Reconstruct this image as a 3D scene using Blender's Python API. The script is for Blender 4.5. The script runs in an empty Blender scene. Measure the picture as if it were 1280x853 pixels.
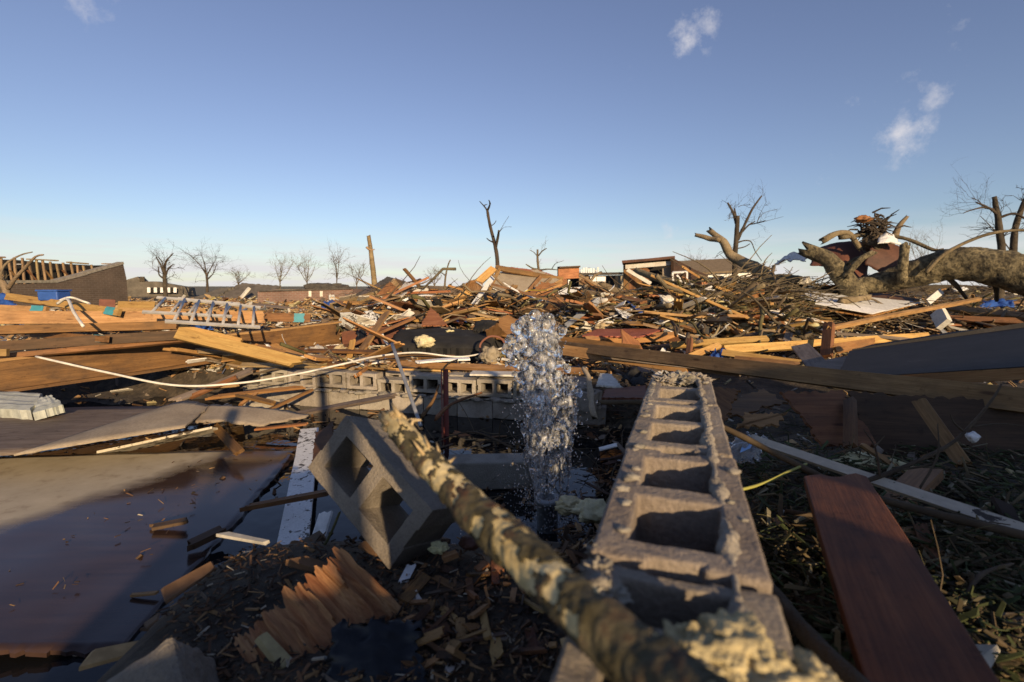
import bpy, bmesh, math, random
import numpy as np
from mathutils import Vector, Matrix, noise

random.seed(7)
R = math.radians
sc = bpy.context.scene
COL = sc.collection

# ---------------------------------------------------------------- camera
CAMZ = 1.5
PITCH = R(6.42)
FPX = 610.0                      # focal length in pixels of the 1280 px wide photograph
cam = bpy.data.cameras.new('camera')
cam.sensor_width = 36.0
cam.lens = 36.0 * FPX / 1280.0
cam.clip_start = 0.02
cam.clip_end = 5000
cam.dof.use_dof = True
cam.dof.focus_distance = 3.0
cam.dof.aperture_fstop = 3.4
camo = bpy.data.objects.new('camera', cam)
camo.location = (0, 0, CAMZ)
camo.rotation_euler = (R(90) - PITCH, 0, 0)
COL.objects.link(camo)
sc.camera = camo

# ---------------------------------------------------------------- sky and sun
SUN_AZ = 22.0      # degrees to the right of straight behind the camera
SUN_EL = 14.0
az, el = R(SUN_AZ), R(SUN_EL)
sunv = Vector((math.sin(az) * math.cos(el), -math.cos(az) * math.cos(el), math.sin(el)))
w = bpy.data.worlds.new('World')
sc.world = w
w.use_nodes = True
nt = w.node_tree
nt.nodes.clear()


def N(t, kind, **kw):
    n = t.nodes.new(kind)
    for k, v in kw.items():
        if k == 'inp':
            for a, b in v.items():
                n.inputs[a].default_value = b
        else:
            setattr(n, k, v)
    return n


def math_n(t, op, a, b=None, clamp=False):
    n = t.nodes.new('ShaderNodeMath')
    n.operation = op
    n.use_clamp = clamp
    for i, v in enumerate((a, b)):
        if v is None:
            continue
        if isinstance(v, (int, float)):
            n.inputs[i].default_value = v
        else:
            t.links.new(v, n.inputs[i])
    return n.outputs[0]


def ray(px, py):
    x = (px - 640.0) / FPX
    u = -(py - 426.5) / FPX
    c, s = math.cos(PITCH), math.sin(PITCH)
    return Vector((x, c + u * s, -s + u * c))


sky = N(nt, 'ShaderNodeTexSky')
sky.sky_type = 'NISHITA'
sky.sun_disc = False
sky.sun_elevation = el
sky.sun_rotation = math.pi - az
sky.altitude = 100
sky.air_density = 1.0
sky.dust_density = 0.3
sky.ozone_density = 3.0
tc = N(nt, 'ShaderNodeTexCoord')
sep = N(nt, 'ShaderNodeSeparateXYZ')
nt.links.new(tc.outputs['Generated'], sep.inputs[0])
comb = N(nt, 'ShaderNodeVectorMath', operation='NORMALIZE')
nt.links.new(tc.outputs['Generated'], comb.inputs[0])
# ragged edges: the cloud plane warped by noise
warp = N(nt, 'ShaderNodeTexNoise', inp={'Scale': 16.0, 'Detail': 7.0, 'Roughness': 0.65})
nt.links.new(comb.outputs[0], warp.inputs['Vector'])
wsub = N(nt, 'ShaderNodeVectorMath', operation='SUBTRACT')
nt.links.new(warp.outputs['Color'], wsub.inputs[0])
wsub.inputs[1].default_value = (0.5, 0.5, 0.5)
wsc = N(nt, 'ShaderNodeVectorMath', operation='SCALE')
wsc.inputs['Scale'].default_value = 0.085
nt.links.new(wsub.outputs[0], wsc.inputs[0])
wadd = N(nt, 'ShaderNodeVectorMath', operation='ADD')
nt.links.new(comb.outputs[0], wadd.inputs[0])
nt.links.new(wsc.outputs[0], wadd.inputs[1])
CLOUDS = [(860, 52, 34, .75), (882, 34, 30, .6), (900, 42, 24, .3), (957, 22, 20, .4), (788, 94, 22, .3), (1192, 20, 26, .4), (1203, 52, 24, .4), (1135, 97, 24, .4), (1162, 124, 24, .55),
          (1150, 142, 24, .5), (1138, 164, 36, .8), (1122, 184, 30, .6), (1064, 125, 22, .4), (1085, 132, 18, .35), (1028, 212, 28, .4), (1104, 208, 20, .35), (1045, 232, 22, .25),
          (100, 4, 34, .55), (130, 14, 30, .4), (182, 80, 20, .35), (838, 293, 34, .55), (808, 296, 26, .4), (700, 317, 30, .4),
          (-400, 120, 60, .5), (1750, 140, 60, .5), (300, -420, 60, .5), (1500, -200, 60, .5)]
mask = None
for px, py, r, s in CLOUDS:
    d = ray(px, py).normalized()
    if d.z < 0:
        continue
    c = d
    r = r / FPX
    dn = N(nt, 'ShaderNodeVectorMath', operation='DISTANCE')
    nt.links.new(wadd.outputs[0], dn.inputs[0])
    dn.inputs[1].default_value = c
    mr = N(nt, 'ShaderNodeMapRange', inp={1: 0.0, 2: r, 3: s * .8, 4: 0.0})
    mr.interpolation_type = 'SMOOTHSTEP'
    nt.links.new(dn.outputs['Value'], mr.inputs[0])
    mask = mr.outputs[0] if mask is None else math_n(nt, 'MAXIMUM', mask, mr.outputs[0])
det = N(nt, 'ShaderNodeTexNoise', inp={'Scale': 30.0, 'Detail': 6.0, 'Roughness': 0.65})
nt.links.new(comb.outputs[0], det.inputs['Vector'])
dn_ = math_n(nt, 'MULTIPLY', math_n(nt, 'SUBTRACT', det.outputs[0], 0.5), 2.4)
mask = math_n(nt, 'MULTIPLY', math_n(nt, 'MULTIPLY', math_n(nt, 'SUBTRACT', math_n(nt, 'ADD', math_n(nt, 'MULTIPLY', mask, 1.9), dn_), .5), .85, True), math_n(nt, 'MULTIPLY', mask, 1.5, True))
# the thin bank of cloud low along the horizon
low = N(nt, 'ShaderNodeCombineXYZ')
nt.links.new(math_n(nt, 'MULTIPLY', math_n(nt, 'ARCTAN2', sep.outputs[0], sep.outputs[1]), 3.0), low.inputs[0])
nt.links.new(math_n(nt, 'MULTIPLY', sep.outputs[2], 34.0), low.inputs[1])
ln = N(nt, 'ShaderNodeTexNoise', inp={'Scale': 1.6, 'Detail': 5.0, 'Roughness': 0.55})
nt.links.new(low.outputs[0], ln.inputs['Vector'])
lm = N(nt, 'ShaderNodeMapRange', inp={1: 0.36, 2: 0.60, 3: 0.3, 4: 0.9})
nt.links.new(ln.outputs[0], lm.inputs[0])
lh = N(nt, 'ShaderNodeMapRange', inp={1: 0.02, 2: 0.13, 3: 1.0, 4: 0.0})
lh.interpolation_type = 'SMOOTHSTEP'
nt.links.new(sep.outputs[2], lh.inputs[0])
mask = math_n(nt, 'MAXIMUM', mask, math_n(nt, 'MULTIPLY', lm.outputs[0], lh.outputs[0]))
hs = N(nt, 'ShaderNodeHueSaturation', inp={'Hue': 0.517, 'Saturation': 0.86, 'Value': 1.0})
nt.links.new(sky.outputs[0], hs.inputs['Color'])
mixc = N(nt, 'ShaderNodeMix', data_type='RGBA')
nt.links.new(mask, mixc.inputs[0])
nt.links.new(hs.outputs[0], mixc.inputs[6])
mixc.inputs[7].default_value = (6.0, 5.8, 6.0, 1)
bg = N(nt, 'ShaderNodeBackground', inp={'Strength': 0.10})
nt.links.new(mixc.outputs[2], bg.inputs[0])
wo = N(nt, 'ShaderNodeOutputWorld')
nt.links.new(bg.outputs[0], wo.inputs[0])

sun = bpy.data.lights.new('sun', 'SUN')
sun.energy = 5.0
sun.angle = R(0.5)
sun.color = (1.0, 0.74, 0.44)
suno = bpy.data.objects.new('sun', sun)
suno.rotation_euler = sunv.to_track_quat('Z', 'Y').to_euler()
suno.location = (10, -10, 12)
COL.objects.link(suno)

sc.view_settings.view_transform = 'Standard'
sc.view_settings.look = 'None'
sc.view_settings.exposure = 0.38
sc.view_settings.gamma = 1.0
sc.view_settings.use_curve_mapping = False
cy = sc.cycles
cy.max_bounces = 12
cy.diffuse_bounces = 2
cy.glossy_bounces = 4
cy.transmission_bounces = 12
cy.transparent_max_bounces = 8
cy.caustics_reflective = False
cy.caustics_refractive = False
cy.sample_clamp_indirect = 6.0
cy.use_denoising = True
try:
    cy.denoiser = 'OPENIMAGEDENOISE'
except Exception:
    pass

# ---------------------------------------------------------------- placing helpers
CAM = Vector((0, 0, CAMZ))


def D(px, py, d):
    """world point seen at photo pixel (px, py) at ground distance d in front of the camera"""
    r = ray(px, py)
    return CAM + r * (d / r.y)


def Hz(px, py, z):
    r = ray(px, py)
    return CAM + r * ((z - CAMZ) / r.z)


def VP(px, py, A, B):
    """pixel on the vertical plane through ground points A, B"""
    r = ray(px, py)
    n = Vector((-(B.y - A.y), B.x - A.x, 0))
    return CAM + r * ((A - CAM).dot(n) / r.dot(n))


def sstep(a, b, x):
    t = np.clip((np.asarray(x, float) - a) / (b - a), 0, 1)
    return t * t * (3 - 2 * t)


WDIR = Vector((math.sin(R(19)), math.cos(R(19)), 0))      # direction of the near block wall
WNRM = Vector((WDIR.y, -WDIR.x, 0))


def terr(x, y):
    x = np.asarray(x, float); y = np.asarray(y, float)
    side = x * WNRM.x + (y) * WNRM.y - 0.01          # >0 right of the near wall
    along = x * WDIR.x + y * WDIR.y
    z = np.full(np.broadcast(x, y).shape, 0.42)
    # flooded pit inside the foundation
    pit = sstep(0.35, -0.05, side) * sstep(0.2, -0.25, y - (5.35 - 0.25 * x)) * sstep(-6.2, -5.6, x)
    z = z * (1 - pit)
    # rubble in front of the photographer
    heap = sstep(2.7, 1.15, y) * sstep(-1.5, -0.75, x + 0.12 * (y - 1)) * sstep(0.25, -0.1, side)
    z = np.maximum(z, heap * 0.75)
    z = np.maximum(z, 0.42 * sstep(0.6, -1.5, y))
    # right of the near wall
    rt = sstep(0.0, 0.3, side)
    z = z * (1 - rt) + rt * (0.42 + 0.33 * sstep(3.6, 1.8, y) * sstep(9, 3, x))
    # debris mounds further off
    for (mx, my, sx, sy, h) in ((-0.6, 10.5, 2.6, 1.8, .58), (4.2, 9.6, 1.6, 1.4, .68), (6.4, 11.5, 2.6, 2.0, .75), (-3.0, 11, 2.2, 2, .3), (2.2, 9.0, 1.6, 1.3, .45),
                                (-7, 9, 3, 2.2, .35), (1.2, 14, 3, 2.4, .4), (9.5, 9.5, 2, 2, .2)):
        z = z + h * np.exp(-((x - mx) / sx) ** 2 - ((y - my) / sy) ** 2)
    z = z + .33 * sstep(7, 24, y)
    near = sstep(60, 20, np.hypot(x, y))
    z = z + near * (0.035 * np.sin(3.1 * x + 1.7 * np.sin(2.3 * y)) * np.sin(2.7 * y + 1.1 * x) + 0.02 * np.sin(7.3 * x + 2 * y) * np.sin(6.1 * y - 3 * x))
    return z


def tz(x, y):
    return float(terr(x, y))


def TN(px, py, dmax=60):
    """where the rays of many pixels meet the ground (arrays)"""
    px = np.asarray(px, float); py = np.asarray(py, float)
    x = (px - 640.0) / FPX
    u = -(py - 426.5) / FPX
    c, s = math.cos(PITCH), math.sin(PITCH)
    ry = c + u * s
    X, Z = x / ry, (-s + u * c) / ry
    d = np.full(px.shape, .35)
    done = np.zeros(px.shape, bool)
    dd = .35
    while dd < dmax and not done.all():
        hit = ~done & (CAMZ + Z * dd <= terr(X * dd, np.full(px.shape, dd)))
        d[hit] = dd
        done |= hit
        dd = dd * 1.012 + .003
    d[~done] = dmax
    return np.stack([X * d, d, CAMZ + Z * d], -1)


def T(px, py, dmax=60):
    return Vector(TN([px], [py], dmax)[0])


def pool(r, box, n, dmax):
    pts = TN([r.uniform(box[0], box[2]) for _ in range(n)], [r.uniform(box[1], box[3]) for _ in range(n)], dmax)
    return [Vector(p) for p in pts]


# ---------------------------------------------------------------- object helpers
def mesh(name, vs, fs, mat=None, smooth=False):
    me = bpy.data.meshes.new(name)
    me.from_pydata([tuple(v) for v in vs], [], fs)
    if mat is not None:
        me.materials.append(mat)
    if smooth:
        me.polygons.foreach_set('use_smooth', [True] * len(me.polygons))
    me.update()
    return me


def link(name, me, parent=None, label=None, cat=None, group=None, kind=None, loc=None, mat4=None):
    o = bpy.data.objects.new(name, me)
    COL.objects.link(o)
    if mat4 is not None:
        o.matrix_world = mat4
    elif loc is not None:
        o.location = loc
    if parent is not None:
        o.parent = parent
    if label:
        o['label'] = label
    if cat:
        o['category'] = cat
    if group:
        o['group'] = group
    if kind:
        o['kind'] = kind
    return o


def empty(name, label, cat, loc, group=None, rz=0):
    o = link(name, None, label=label, cat=cat, group=group, loc=loc)
    o.rotation_euler = (0, 0, rz)
    o.empty_display_size = .2
    return o


def child(name, me, parent, wm=None, label=None, kind=None):
    """part: me is in world coordinates (wm None) or local to wm"""
    o = bpy.data.objects.new(name, me)
    COL.objects.link(o)
    o.parent = parent
    pm = parent.matrix_basis.copy()
    o.matrix_parent_inverse = pm.inverted()
    if wm is not None:
        o.matrix_basis = wm
    if label:
        o['label'] = label
    if kind:
        o['kind'] = kind
    return o


def frame_from(A, B, roll=0.0, up=Vector((0, 0, 1))):
    """matrix: X along A->B, Z as close to up as it can be, then rolled about X; origin midway"""
    X = (B - A).normalized()
    Y = up.cross(X)
    if Y.length < 1e-4:
        Y = Vector((1, 0, 0)).cross(X)
    Y.normalize()
    Z = X.cross(Y)
    m = Matrix((X, Y, Z)).transposed().to_4x4()
    m = m @ Matrix.Rotation(R(roll), 4, 'X')
    m.translation = (A + B) / 2
    return m


def plank_mesh(L, w, t, mat, j0=0.0, j1=0.0, bend=0.0, twist=0.0, ny=1, seed=0, bow=0.0):
    rnd = random.Random(seed)
    if j0 or j1:
        ny = max(ny, 7)
    nx = 10
    ws = rnd.uniform(0, 99)
    wa = min(.012, .004 + .003 * L)
    vs = []
    cut0 = [rnd.uniform(0, 1) ** 1.3 * j0 for _ in range(ny + 1)]
    cut1 = [rnd.uniform(0, 1) ** 1.3 * j1 for _ in range(ny + 1)]
    sk0, sk1 = rnd.uniform(-.5, .5) * j0, rnd.uniform(-.5, .5) * j1
    for s in (1, -1):
        for i in range(nx + 1):
            u = i / nx
            for j in range(ny + 1):
                v = j / ny - .5
                x = (u - .5) * L
                k0 = max(0, 1 - u * nx); k1 = max(0, 1 - (1 - u) * nx)
                x += k0 * (cut0[j] + sk0 * v * 2 + (s > 0) * j0 * .1 * rnd.random()) - k1 * (cut1[j] + sk1 * v * 2 + (s > 0) * j1 * .1 * rnd.random())
                y = v * w
                z = s * t / 2
                a = twist * (u - .5)
                y, z = y * math.cos(a) - z * math.sin(a), y * math.sin(a) + z * math.cos(a)
                z += bend * (1 - (2 * u - 1) ** 2) + wa * noise.noise(Vector((x * 1.3, ws, s * .2)))
                y += .5 * wa * noise.noise(Vector((x * 1.7, ws, 5 + v * 2)))
                y += bow * (1 - (2 * u - 1) ** 2)
                vs.append((x, y, z))
    K = (nx + 1) * (ny + 1)
    fs = []
    idx = lambda s, i, j: s * K + i * (ny + 1) + j
    for i in range(nx):
        for j in range(ny):
            fs.append((idx(0, i, j), idx(0, i + 1, j), idx(0, i + 1, j + 1), idx(0, i, j + 1)))
            fs.append((idx(1, i, j + 1), idx(1, i + 1, j + 1), idx(1, i + 1, j), idx(1, i, j)))
        fs.append((idx(0, i, 0), idx(1, i, 0), idx(1, i + 1, 0), idx(0, i + 1, 0)))
        fs.append((idx(0, i + 1, ny), idx(1, i + 1, ny), idx(1, i, ny), idx(0, i, ny)))
    for j in range(ny):
        fs.append((idx(0, 0, j + 1), idx(1, 0, j + 1), idx(1, 0, j), idx(0, 0, j)))
        fs.append((idx(0, nx, j), idx(1, nx, j), idx(1, nx, j + 1), idx(0, nx, j + 1)))
    return mesh('plank', vs, fs, mat)


def pt(p):
    return p if isinstance(p, Vector) else D(*p)


def plank(name, label, cat, a, b, w, t, roll, mat, j0=0, j1=0, bend=0, twist=0, group=None, bev=0.0, bow=0, seed=None, up=Vector((0, 0, 1))):
    A, B = pt(a), pt(b)
    me = plank_mesh((B - A).length, w, t, mat, j0, j1, bend, twist, seed=seed if seed is not None else random.randrange(10 ** 6), bow=bow)
    o = link(name, me, label=label, cat=cat, group=group, mat4=frame_from(A, B, roll, up))
    if bev:
        m = o.modifiers.new('bevel', 'BEVEL')
        m.width = bev
        m.segments = 2
        m.limit_method = 'ANGLE'
    return o


def bar_part(name, parent, A, B, w, t, roll, mat, j0=0, j1=0, label=None):
    me = plank_mesh((B - A).length, w, t, mat, j0, j1, seed=random.randrange(10 ** 6))
    return child(name, me, parent, frame_from(A, B, roll), label=label)


def box_data(x0, x1, y0, y1, z0, z1):
    vs = [(x, y, z) for z in (z0, z1) for y in (y0, y1) for x in (x0, x1)]
    fs = [(0, 2, 3, 1), (4, 5, 7, 6), (0, 1, 5, 4), (2, 6, 7, 3), (0, 4, 6, 2), (1, 3, 7, 5)]
    return vs, fs


def join(parts):
    vs, fs = [], []
    for v, f in parts:
        k = len(vs)
        vs += list(v)
        fs += [tuple(i + k for i in q) for q in f]
    return vs, fs


def poly_data(pts, t, jag=0.0, rnd=random, n_per=0.0, edges=None):
    """slab with outline pts (2D), thickness t downwards; jag roughens the outline; edges = set of edge numbers to roughen"""
    out = []
    n = len(pts)
    for i in range(n):
        a, b = Vector(pts[i]), Vector(pts[(i + 1) % n])
        L = (b - a).length
        k = 1
        if jag and (edges is None or i in edges):
            k = max(2, min(40, int(L / max(n_per or jag * .8, 1e-4))))
        d = (b - a)
        nrm = Vector((-d.y, d.x)).normalized()
        for q in range(k):
            p = a + d * (q / k)
            if q:
                p = p + nrm * rnd.uniform(-.2, 1) * jag + d.normalized() * rnd.uniform(-.3, .3) * L / k
            out.append(p)
    m = len(out)
    vs = [(p.x, p.y, 0) for p in out] + [(p.x + rnd.uniform(-1, 1) * jag * .25, p.y + rnd.uniform(-1, 1) * jag * .25, -t) for p in out]
    fs = [tuple(range(m)), tuple(range(2 * m - 1, m - 1, -1))]
    for i in range(m):
        j = (i + 1) % m
        fs.append((i, i + m, j + m, j))
    return vs, fs


def sheet(name, label, cat, pts, t, mat, jag=0.0, n_per=0.0, edges=None, group=None, parent=None, flip=False):
    """flat slab whose outline passes (nearly) through world points pts; grain along the first edge"""
    P = [pt(p) for p in pts]
    c = sum(P, Vector()) / len(P)
    nrm = Vector()
    for i in range(len(P)):
        a, b = P[i] - c, P[(i + 1) % len(P)] - c
        nrm += a.cross(b)
    nrm.normalize()
    if nrm.z < 0 or (abs(nrm.z) < .3 and nrm.dot(CAM - c) < 0):
        nrm = -nrm
        P.reverse()
    X = (P[1] - P[0])
    X = (X - nrm * X.dot(nrm)).normalized()
    Y = nrm.cross(X)
    m = Matrix((X, Y, nrm)).transposed().to_4x4()
    m.translation = c
    q = [((p - c).dot(X), (p - c).dot(Y)) for p in P]
    vs, fs = poly_data(q, t, jag, n_per=n_per, edges=edges)
    me = mesh(name, vs, fs, mat)
    if parent is not None:
        return child(name, me, parent, m)
    return link(name, me, label=label, cat=cat, group=group, mat4=m)


def bent_sheet(name, label, cat, c4, t, mat, nx=24, ny=12, fn=None, jag=0.0, group=None, parent=None, smooth=True):
    """sheet over four corner points (p00, p10, p11, p01); fn(u, v) -> height along the normal, metres"""
    P = [pt(p) for p in c4]
    c = sum(P, Vector()) / 4
    nrm = ((P[1] - P[0]) + (P[2] - P[3])).cross((P[3] - P[0]) + (P[2] - P[1])).normalized()
    if nrm.z < 0:
        nrm = -nrm
    X = ((P[1] - P[0]) + (P[2] - P[3]))
    X = (X - nrm * X.dot(nrm)).normalized()
    Y = nrm.cross(X)
    m = Matrix((X, Y, nrm)).transposed().to_4x4()
    m.translation = c
    inv = m.inverted()
    Q = [inv @ p for p in P]
    rnd = random.Random(len(label or name))
    off = {}
    vs = []
    for s in (0, 1):
        for i in range(nx + 1):
            for j in range(ny + 1):
                u, v = i / nx, j / ny
                p = Q[0] * (1 - u) * (1 - v) + Q[1] * u * (1 - v) + Q[2] * u * v + Q[3] * (1 - u) * v
                if jag and (i in (0, nx) or j in (0, ny)):
                    if (i, j) not in off:
                        off[i, j] = Vector((rnd.uniform(-1, 1), rnd.uniform(-1, 1), 0)) * jag
                    p = p + off[i, j]
                h = fn(u, v) if fn else 0
                vs.append((p.x, p.y, p.z + h - s * t))
    K = (nx + 1) * (ny + 1)
    g = lambda s, i, j: s * K + i * (ny + 1) + j
    fs = []
    cr = (Q[1] - Q[0]).cross(Q[3] - Q[0]).z > 0
    def add(f):
        fs.append(f if cr else tuple(reversed(f)))
    for i in range(nx):
        for j in range(ny):
            add((g(0, i, j), g(0, i + 1, j), g(0, i + 1, j + 1), g(0, i, j + 1)))
            add((g(1, i, j + 1), g(1, i + 1, j + 1), g(1, i + 1, j), g(1, i, j)))
    for i in range(nx):
        add((g(0, i, 0), g(1, i, 0), g(1, i + 1, 0), g(0, i + 1, 0)))
        add((g(0, i + 1, ny), g(1, i + 1, ny), g(1, i, ny), g(0, i, ny)))
    for j in range(ny):
        add((g(0, 0, j + 1), g(1, 0, j + 1), g(1, 0, j), g(0, 0, j)))
        add((g(0, nx, j), g(1, nx, j), g(1, nx, j + 1), g(0, nx, j + 1)))
    me = mesh(name, vs, fs, mat)
    if smooth:
        me.polygons.foreach_set('use_smooth', [i < 2 * nx * ny for i in range(len(me.polygons))])
    if parent is not None:
        return child(name, me, parent, m)
    return link(name, me, label=label, cat=cat, group=group, mat4=m)


def smooth_path(P, n):
    """Catmull-Rom through vectors"""
    out = []
    k = len(P)
    for i in range(n + 1):
        s = i / n * (k - 1)
        a = min(int(s), k - 2)
        f = s - a
        p0, p1, p2, p3 = P[max(a - 1, 0)], P[a], P[a + 1], P[min(a + 2, k - 1)]
        out.append(.5 * ((2 * p1) + (p2 - p0) * f + (2 * p0 - 5 * p1 + 4 * p2 - p3) * f * f + (3 * p1 - p0 - 3 * p2 + p3) * f ** 3))
    return out


def tube_data(P, rad, sides=6, rough=0.0, fr=3.0, cap=True, rag=0.0):
    """tube along points P with radii rad (list)"""
    n = len(P)
    vs, fs = [], []
    prev = None
    for i, p in enumerate(P):
        tdir = (P[min(i + 1, n - 1)] - P[max(i - 1, 0)])
        if tdir.length < 1e-7:
            tdir = Vector((0, 0, 1))
        tdir.normalize()
        if prev is None:
            a = Vector((0, 0, 1)) if abs(tdir.z) < .9 else Vector((1, 0, 0))
            X = tdir.cross(a).normalized()
        else:
            X = (prev - tdir * prev.dot(tdir)).normalized()
        prev = X
        Y = tdir.cross(X)
        for k in range(sides):
            a = 2 * math.pi * k / sides
            r = rad[i]
            d = X * math.cos(a) + Y * math.sin(a)
            if rough:
                q = (p + d * r) * fr
                r *= 1 + rough * (noise.noise(q) + .5 * noise.noise(q * 2.7))
            e_ = Vector()
            if rag and i in (0, n - 1):
                e_ = tdir * (r * rag * random.uniform(-.6, 1.0) * (1 if i else -1))
            vs.append(p + d * r + e_)
    for i in range(n - 1):
        for k in range(sides):
            k2 = (k + 1) % sides
            fs.append((i * sides + k, i * sides + k2, (i + 1) * sides + k2, (i + 1) * sides + k))
    if cap:
        fs.append(tuple(reversed(range(sides))))
        fs.append(tuple(range((n - 1) * sides, n * sides)))
    return vs, fs


def lerp(a, b, n):
    return [a + (b - a) * i / (n - 1) for i in range(n)]


def rod(name, label, cat, pts, r0, r1, mat, n=16, sides=8, rough=0.0, fr=8, group=None, parent=None, smooth=True):
    P = smooth_path([pt(p) for p in pts], n)
    o0 = P[0].copy()
    if parent is None:
        P = [p - o0 for p in P]
    vs, fs = tube_data(P, lerp(r0, r1, len(P)), sides, rough, fr, rag=1.5 if rough else 0)
    me = mesh(name, vs, fs, mat, smooth)
    if parent is not None:
        return child(name, me, parent)
    return link(name, me, label=label, cat=cat, group=group, loc=o0)


def clump_data(center, rx, ry, rz, sub=3, amp=.35, fr=3.0, seed=0, fine=.12):
    bm = bmesh.new()
    bmesh.ops.create_icosphere(bm, subdivisions=sub, radius=1)
    off = Vector((seed * 3.7, seed * 1.3, seed * 7.1))
    vs = []
    for v in bm.verts:
        n0 = v.co.copy()
        k = 1 + amp * noise.noise(n0 * fr * .6 + off) + amp * .6 * noise.noise(n0 * fr * 1.7 + off) + fine * noise.noise(n0 * fr * 5 + off)
        vs.append((center[0] + n0.x * rx * k, center[1] + n0.y * ry * k, center[2] + n0.z * rz * k))
    fs = [tuple(v.index for v in f.verts) for f in bm.faces]
    bm.free()
    return vs, fs


def clump(name, label, cat, c, rx, ry, rz, mat, sub=3, amp=.4, fr=3, seed=0, rot=0, group=None, fine=.12, smooth=True):
    vs, fs = clump_data((0, 0, 0), rx, ry, rz, sub, amp, fr, seed, fine)
    o = link(name, mesh(name, vs, fs, mat, smooth), label=label, cat=cat, group=group, loc=pt(c))
    o.rotation_euler = (0, 0, rot)
    return o

# ---------------------------------------------------------------- materials
def newmat(name):
    m = bpy.data.materials.new(name)
    m.use_nodes = True
    t = m.node_tree
    return m, t, t.nodes['Principled BSDF']


def ramp(t, fac, stops):
    r = t.nodes.new('ShaderNodeValToRGB')
    e = r.color_ramp.elements
    while len(e) < len(stops):
        e.new(.5)
    for i, (p, c) in enumerate(stops):
        e[i].position = p
        e[i].color = (*c, 1) if len(c) == 3 else c
    t.links.new(fac, r.inputs[0])
    return r.outputs[0]


def mixrgb(t, fac, a, b, mode='MIX'):
    n = t.nodes.new('ShaderNodeMix')
    n.data_type = 'RGBA'
    n.blend_type = mode
    for s, v in ((0, fac), (6, a), (7, b)):
        if isinstance(v, (int, float)):
            n.inputs[s].default_value = v
        elif isinstance(v, tuple):
            n.inputs[s].default_value = (*v, 1)
        else:
            t.links.new(v, n.inputs[s])
    return n.outputs[2]


def coords(t, scale, rand=True, space='Object'):
    tc = t.nodes.new('ShaderNodeTexCoord')
    mp = t.nodes.new('ShaderNodeMapping')
    mp.inputs['Scale'].default_value = scale
    t.links.new(tc.outputs[space], mp.inputs[0])
    if not rand:
        return mp.outputs[0]
    oi = t.nodes.new('ShaderNodeObjectInfo')
    cb = t.nodes.new('ShaderNodeVectorMath')
    cb.operation = 'MULTIPLY_ADD'
    cb.inputs[1].default_value = (1, 1, 1)
    sc_ = t.nodes.new('ShaderNodeVectorMath')
    sc_.operation = 'SCALE'
    sc_.inputs[0].default_value = (57, 31, 83)
    t.links.new(oi.outputs['Random'], sc_.inputs['Scale'])
    t.links.new(mp.outputs[0], cb.inputs[0])
    t.links.new(sc_.outputs[0], cb.inputs[2])
    return cb.outputs[0]


def nz(t, vec, scale, detail=5, rough=.55, dist=0.0):
    n = t.nodes.new('ShaderNodeTexNoise')
    n.inputs['Scale'].default_value = scale
    n.inputs['Detail'].default_value = detail
    n.inputs['Roughness'].default_value = rough
    n.inputs['Distortion'].default_value = dist
    t.links.new(vec, n.inputs['Vector'])
    return n.outputs[0]


def bump(t, bsdf, h, strength, dist=.01, prev=None):
    b = t.nodes.new('ShaderNodeBump')
    b.inputs['Strength'].default_value = strength
    b.inputs['Distance'].default_value = dist
    t.links.new(h, b.inputs['Height'])
    if prev:
        t.links.new(prev, b.inputs['Normal'])
    t.links.new(b.outputs[0], bsdf.inputs['Normal'])
    return b.outputs[0]


def vary(t, col, lo=.72, hi=1.18, hue=.012):
    oi = t.nodes.new('ShaderNodeObjectInfo')
    mr = t.nodes.new('ShaderNodeMapRange')
    mr.inputs[3].default_value = lo
    mr.inputs[4].default_value = hi
    t.links.new(oi.outputs['Random'], mr.inputs[0])
    h = t.nodes.new('ShaderNodeHueSaturation')
    t.links.new(mr.outputs[0], h.inputs['Value'])
    m2 = t.nodes.new('ShaderNodeMath')
    m2.operation = 'MULTIPLY'
    m2.inputs[1].default_value = 7.31
    t.links.new(oi.outputs['Random'], m2.inputs[0])
    fr = t.nodes.new('ShaderNodeMath')
    fr.operation = 'FRACT'
    t.links.new(m2.outputs[0], fr.inputs[0])
    mr2 = t.nodes.new('ShaderNodeMapRange')
    mr2.inputs[3].default_value = .5 - hue
    mr2.inputs[4].default_value = .5 + hue
    t.links.new(fr.outputs[0], mr2.inputs[0])
    t.links.new(mr2.outputs[0], h.inputs['Hue'])
    t.links.new(col, h.inputs['Color'])
    return h.outputs[0]


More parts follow.
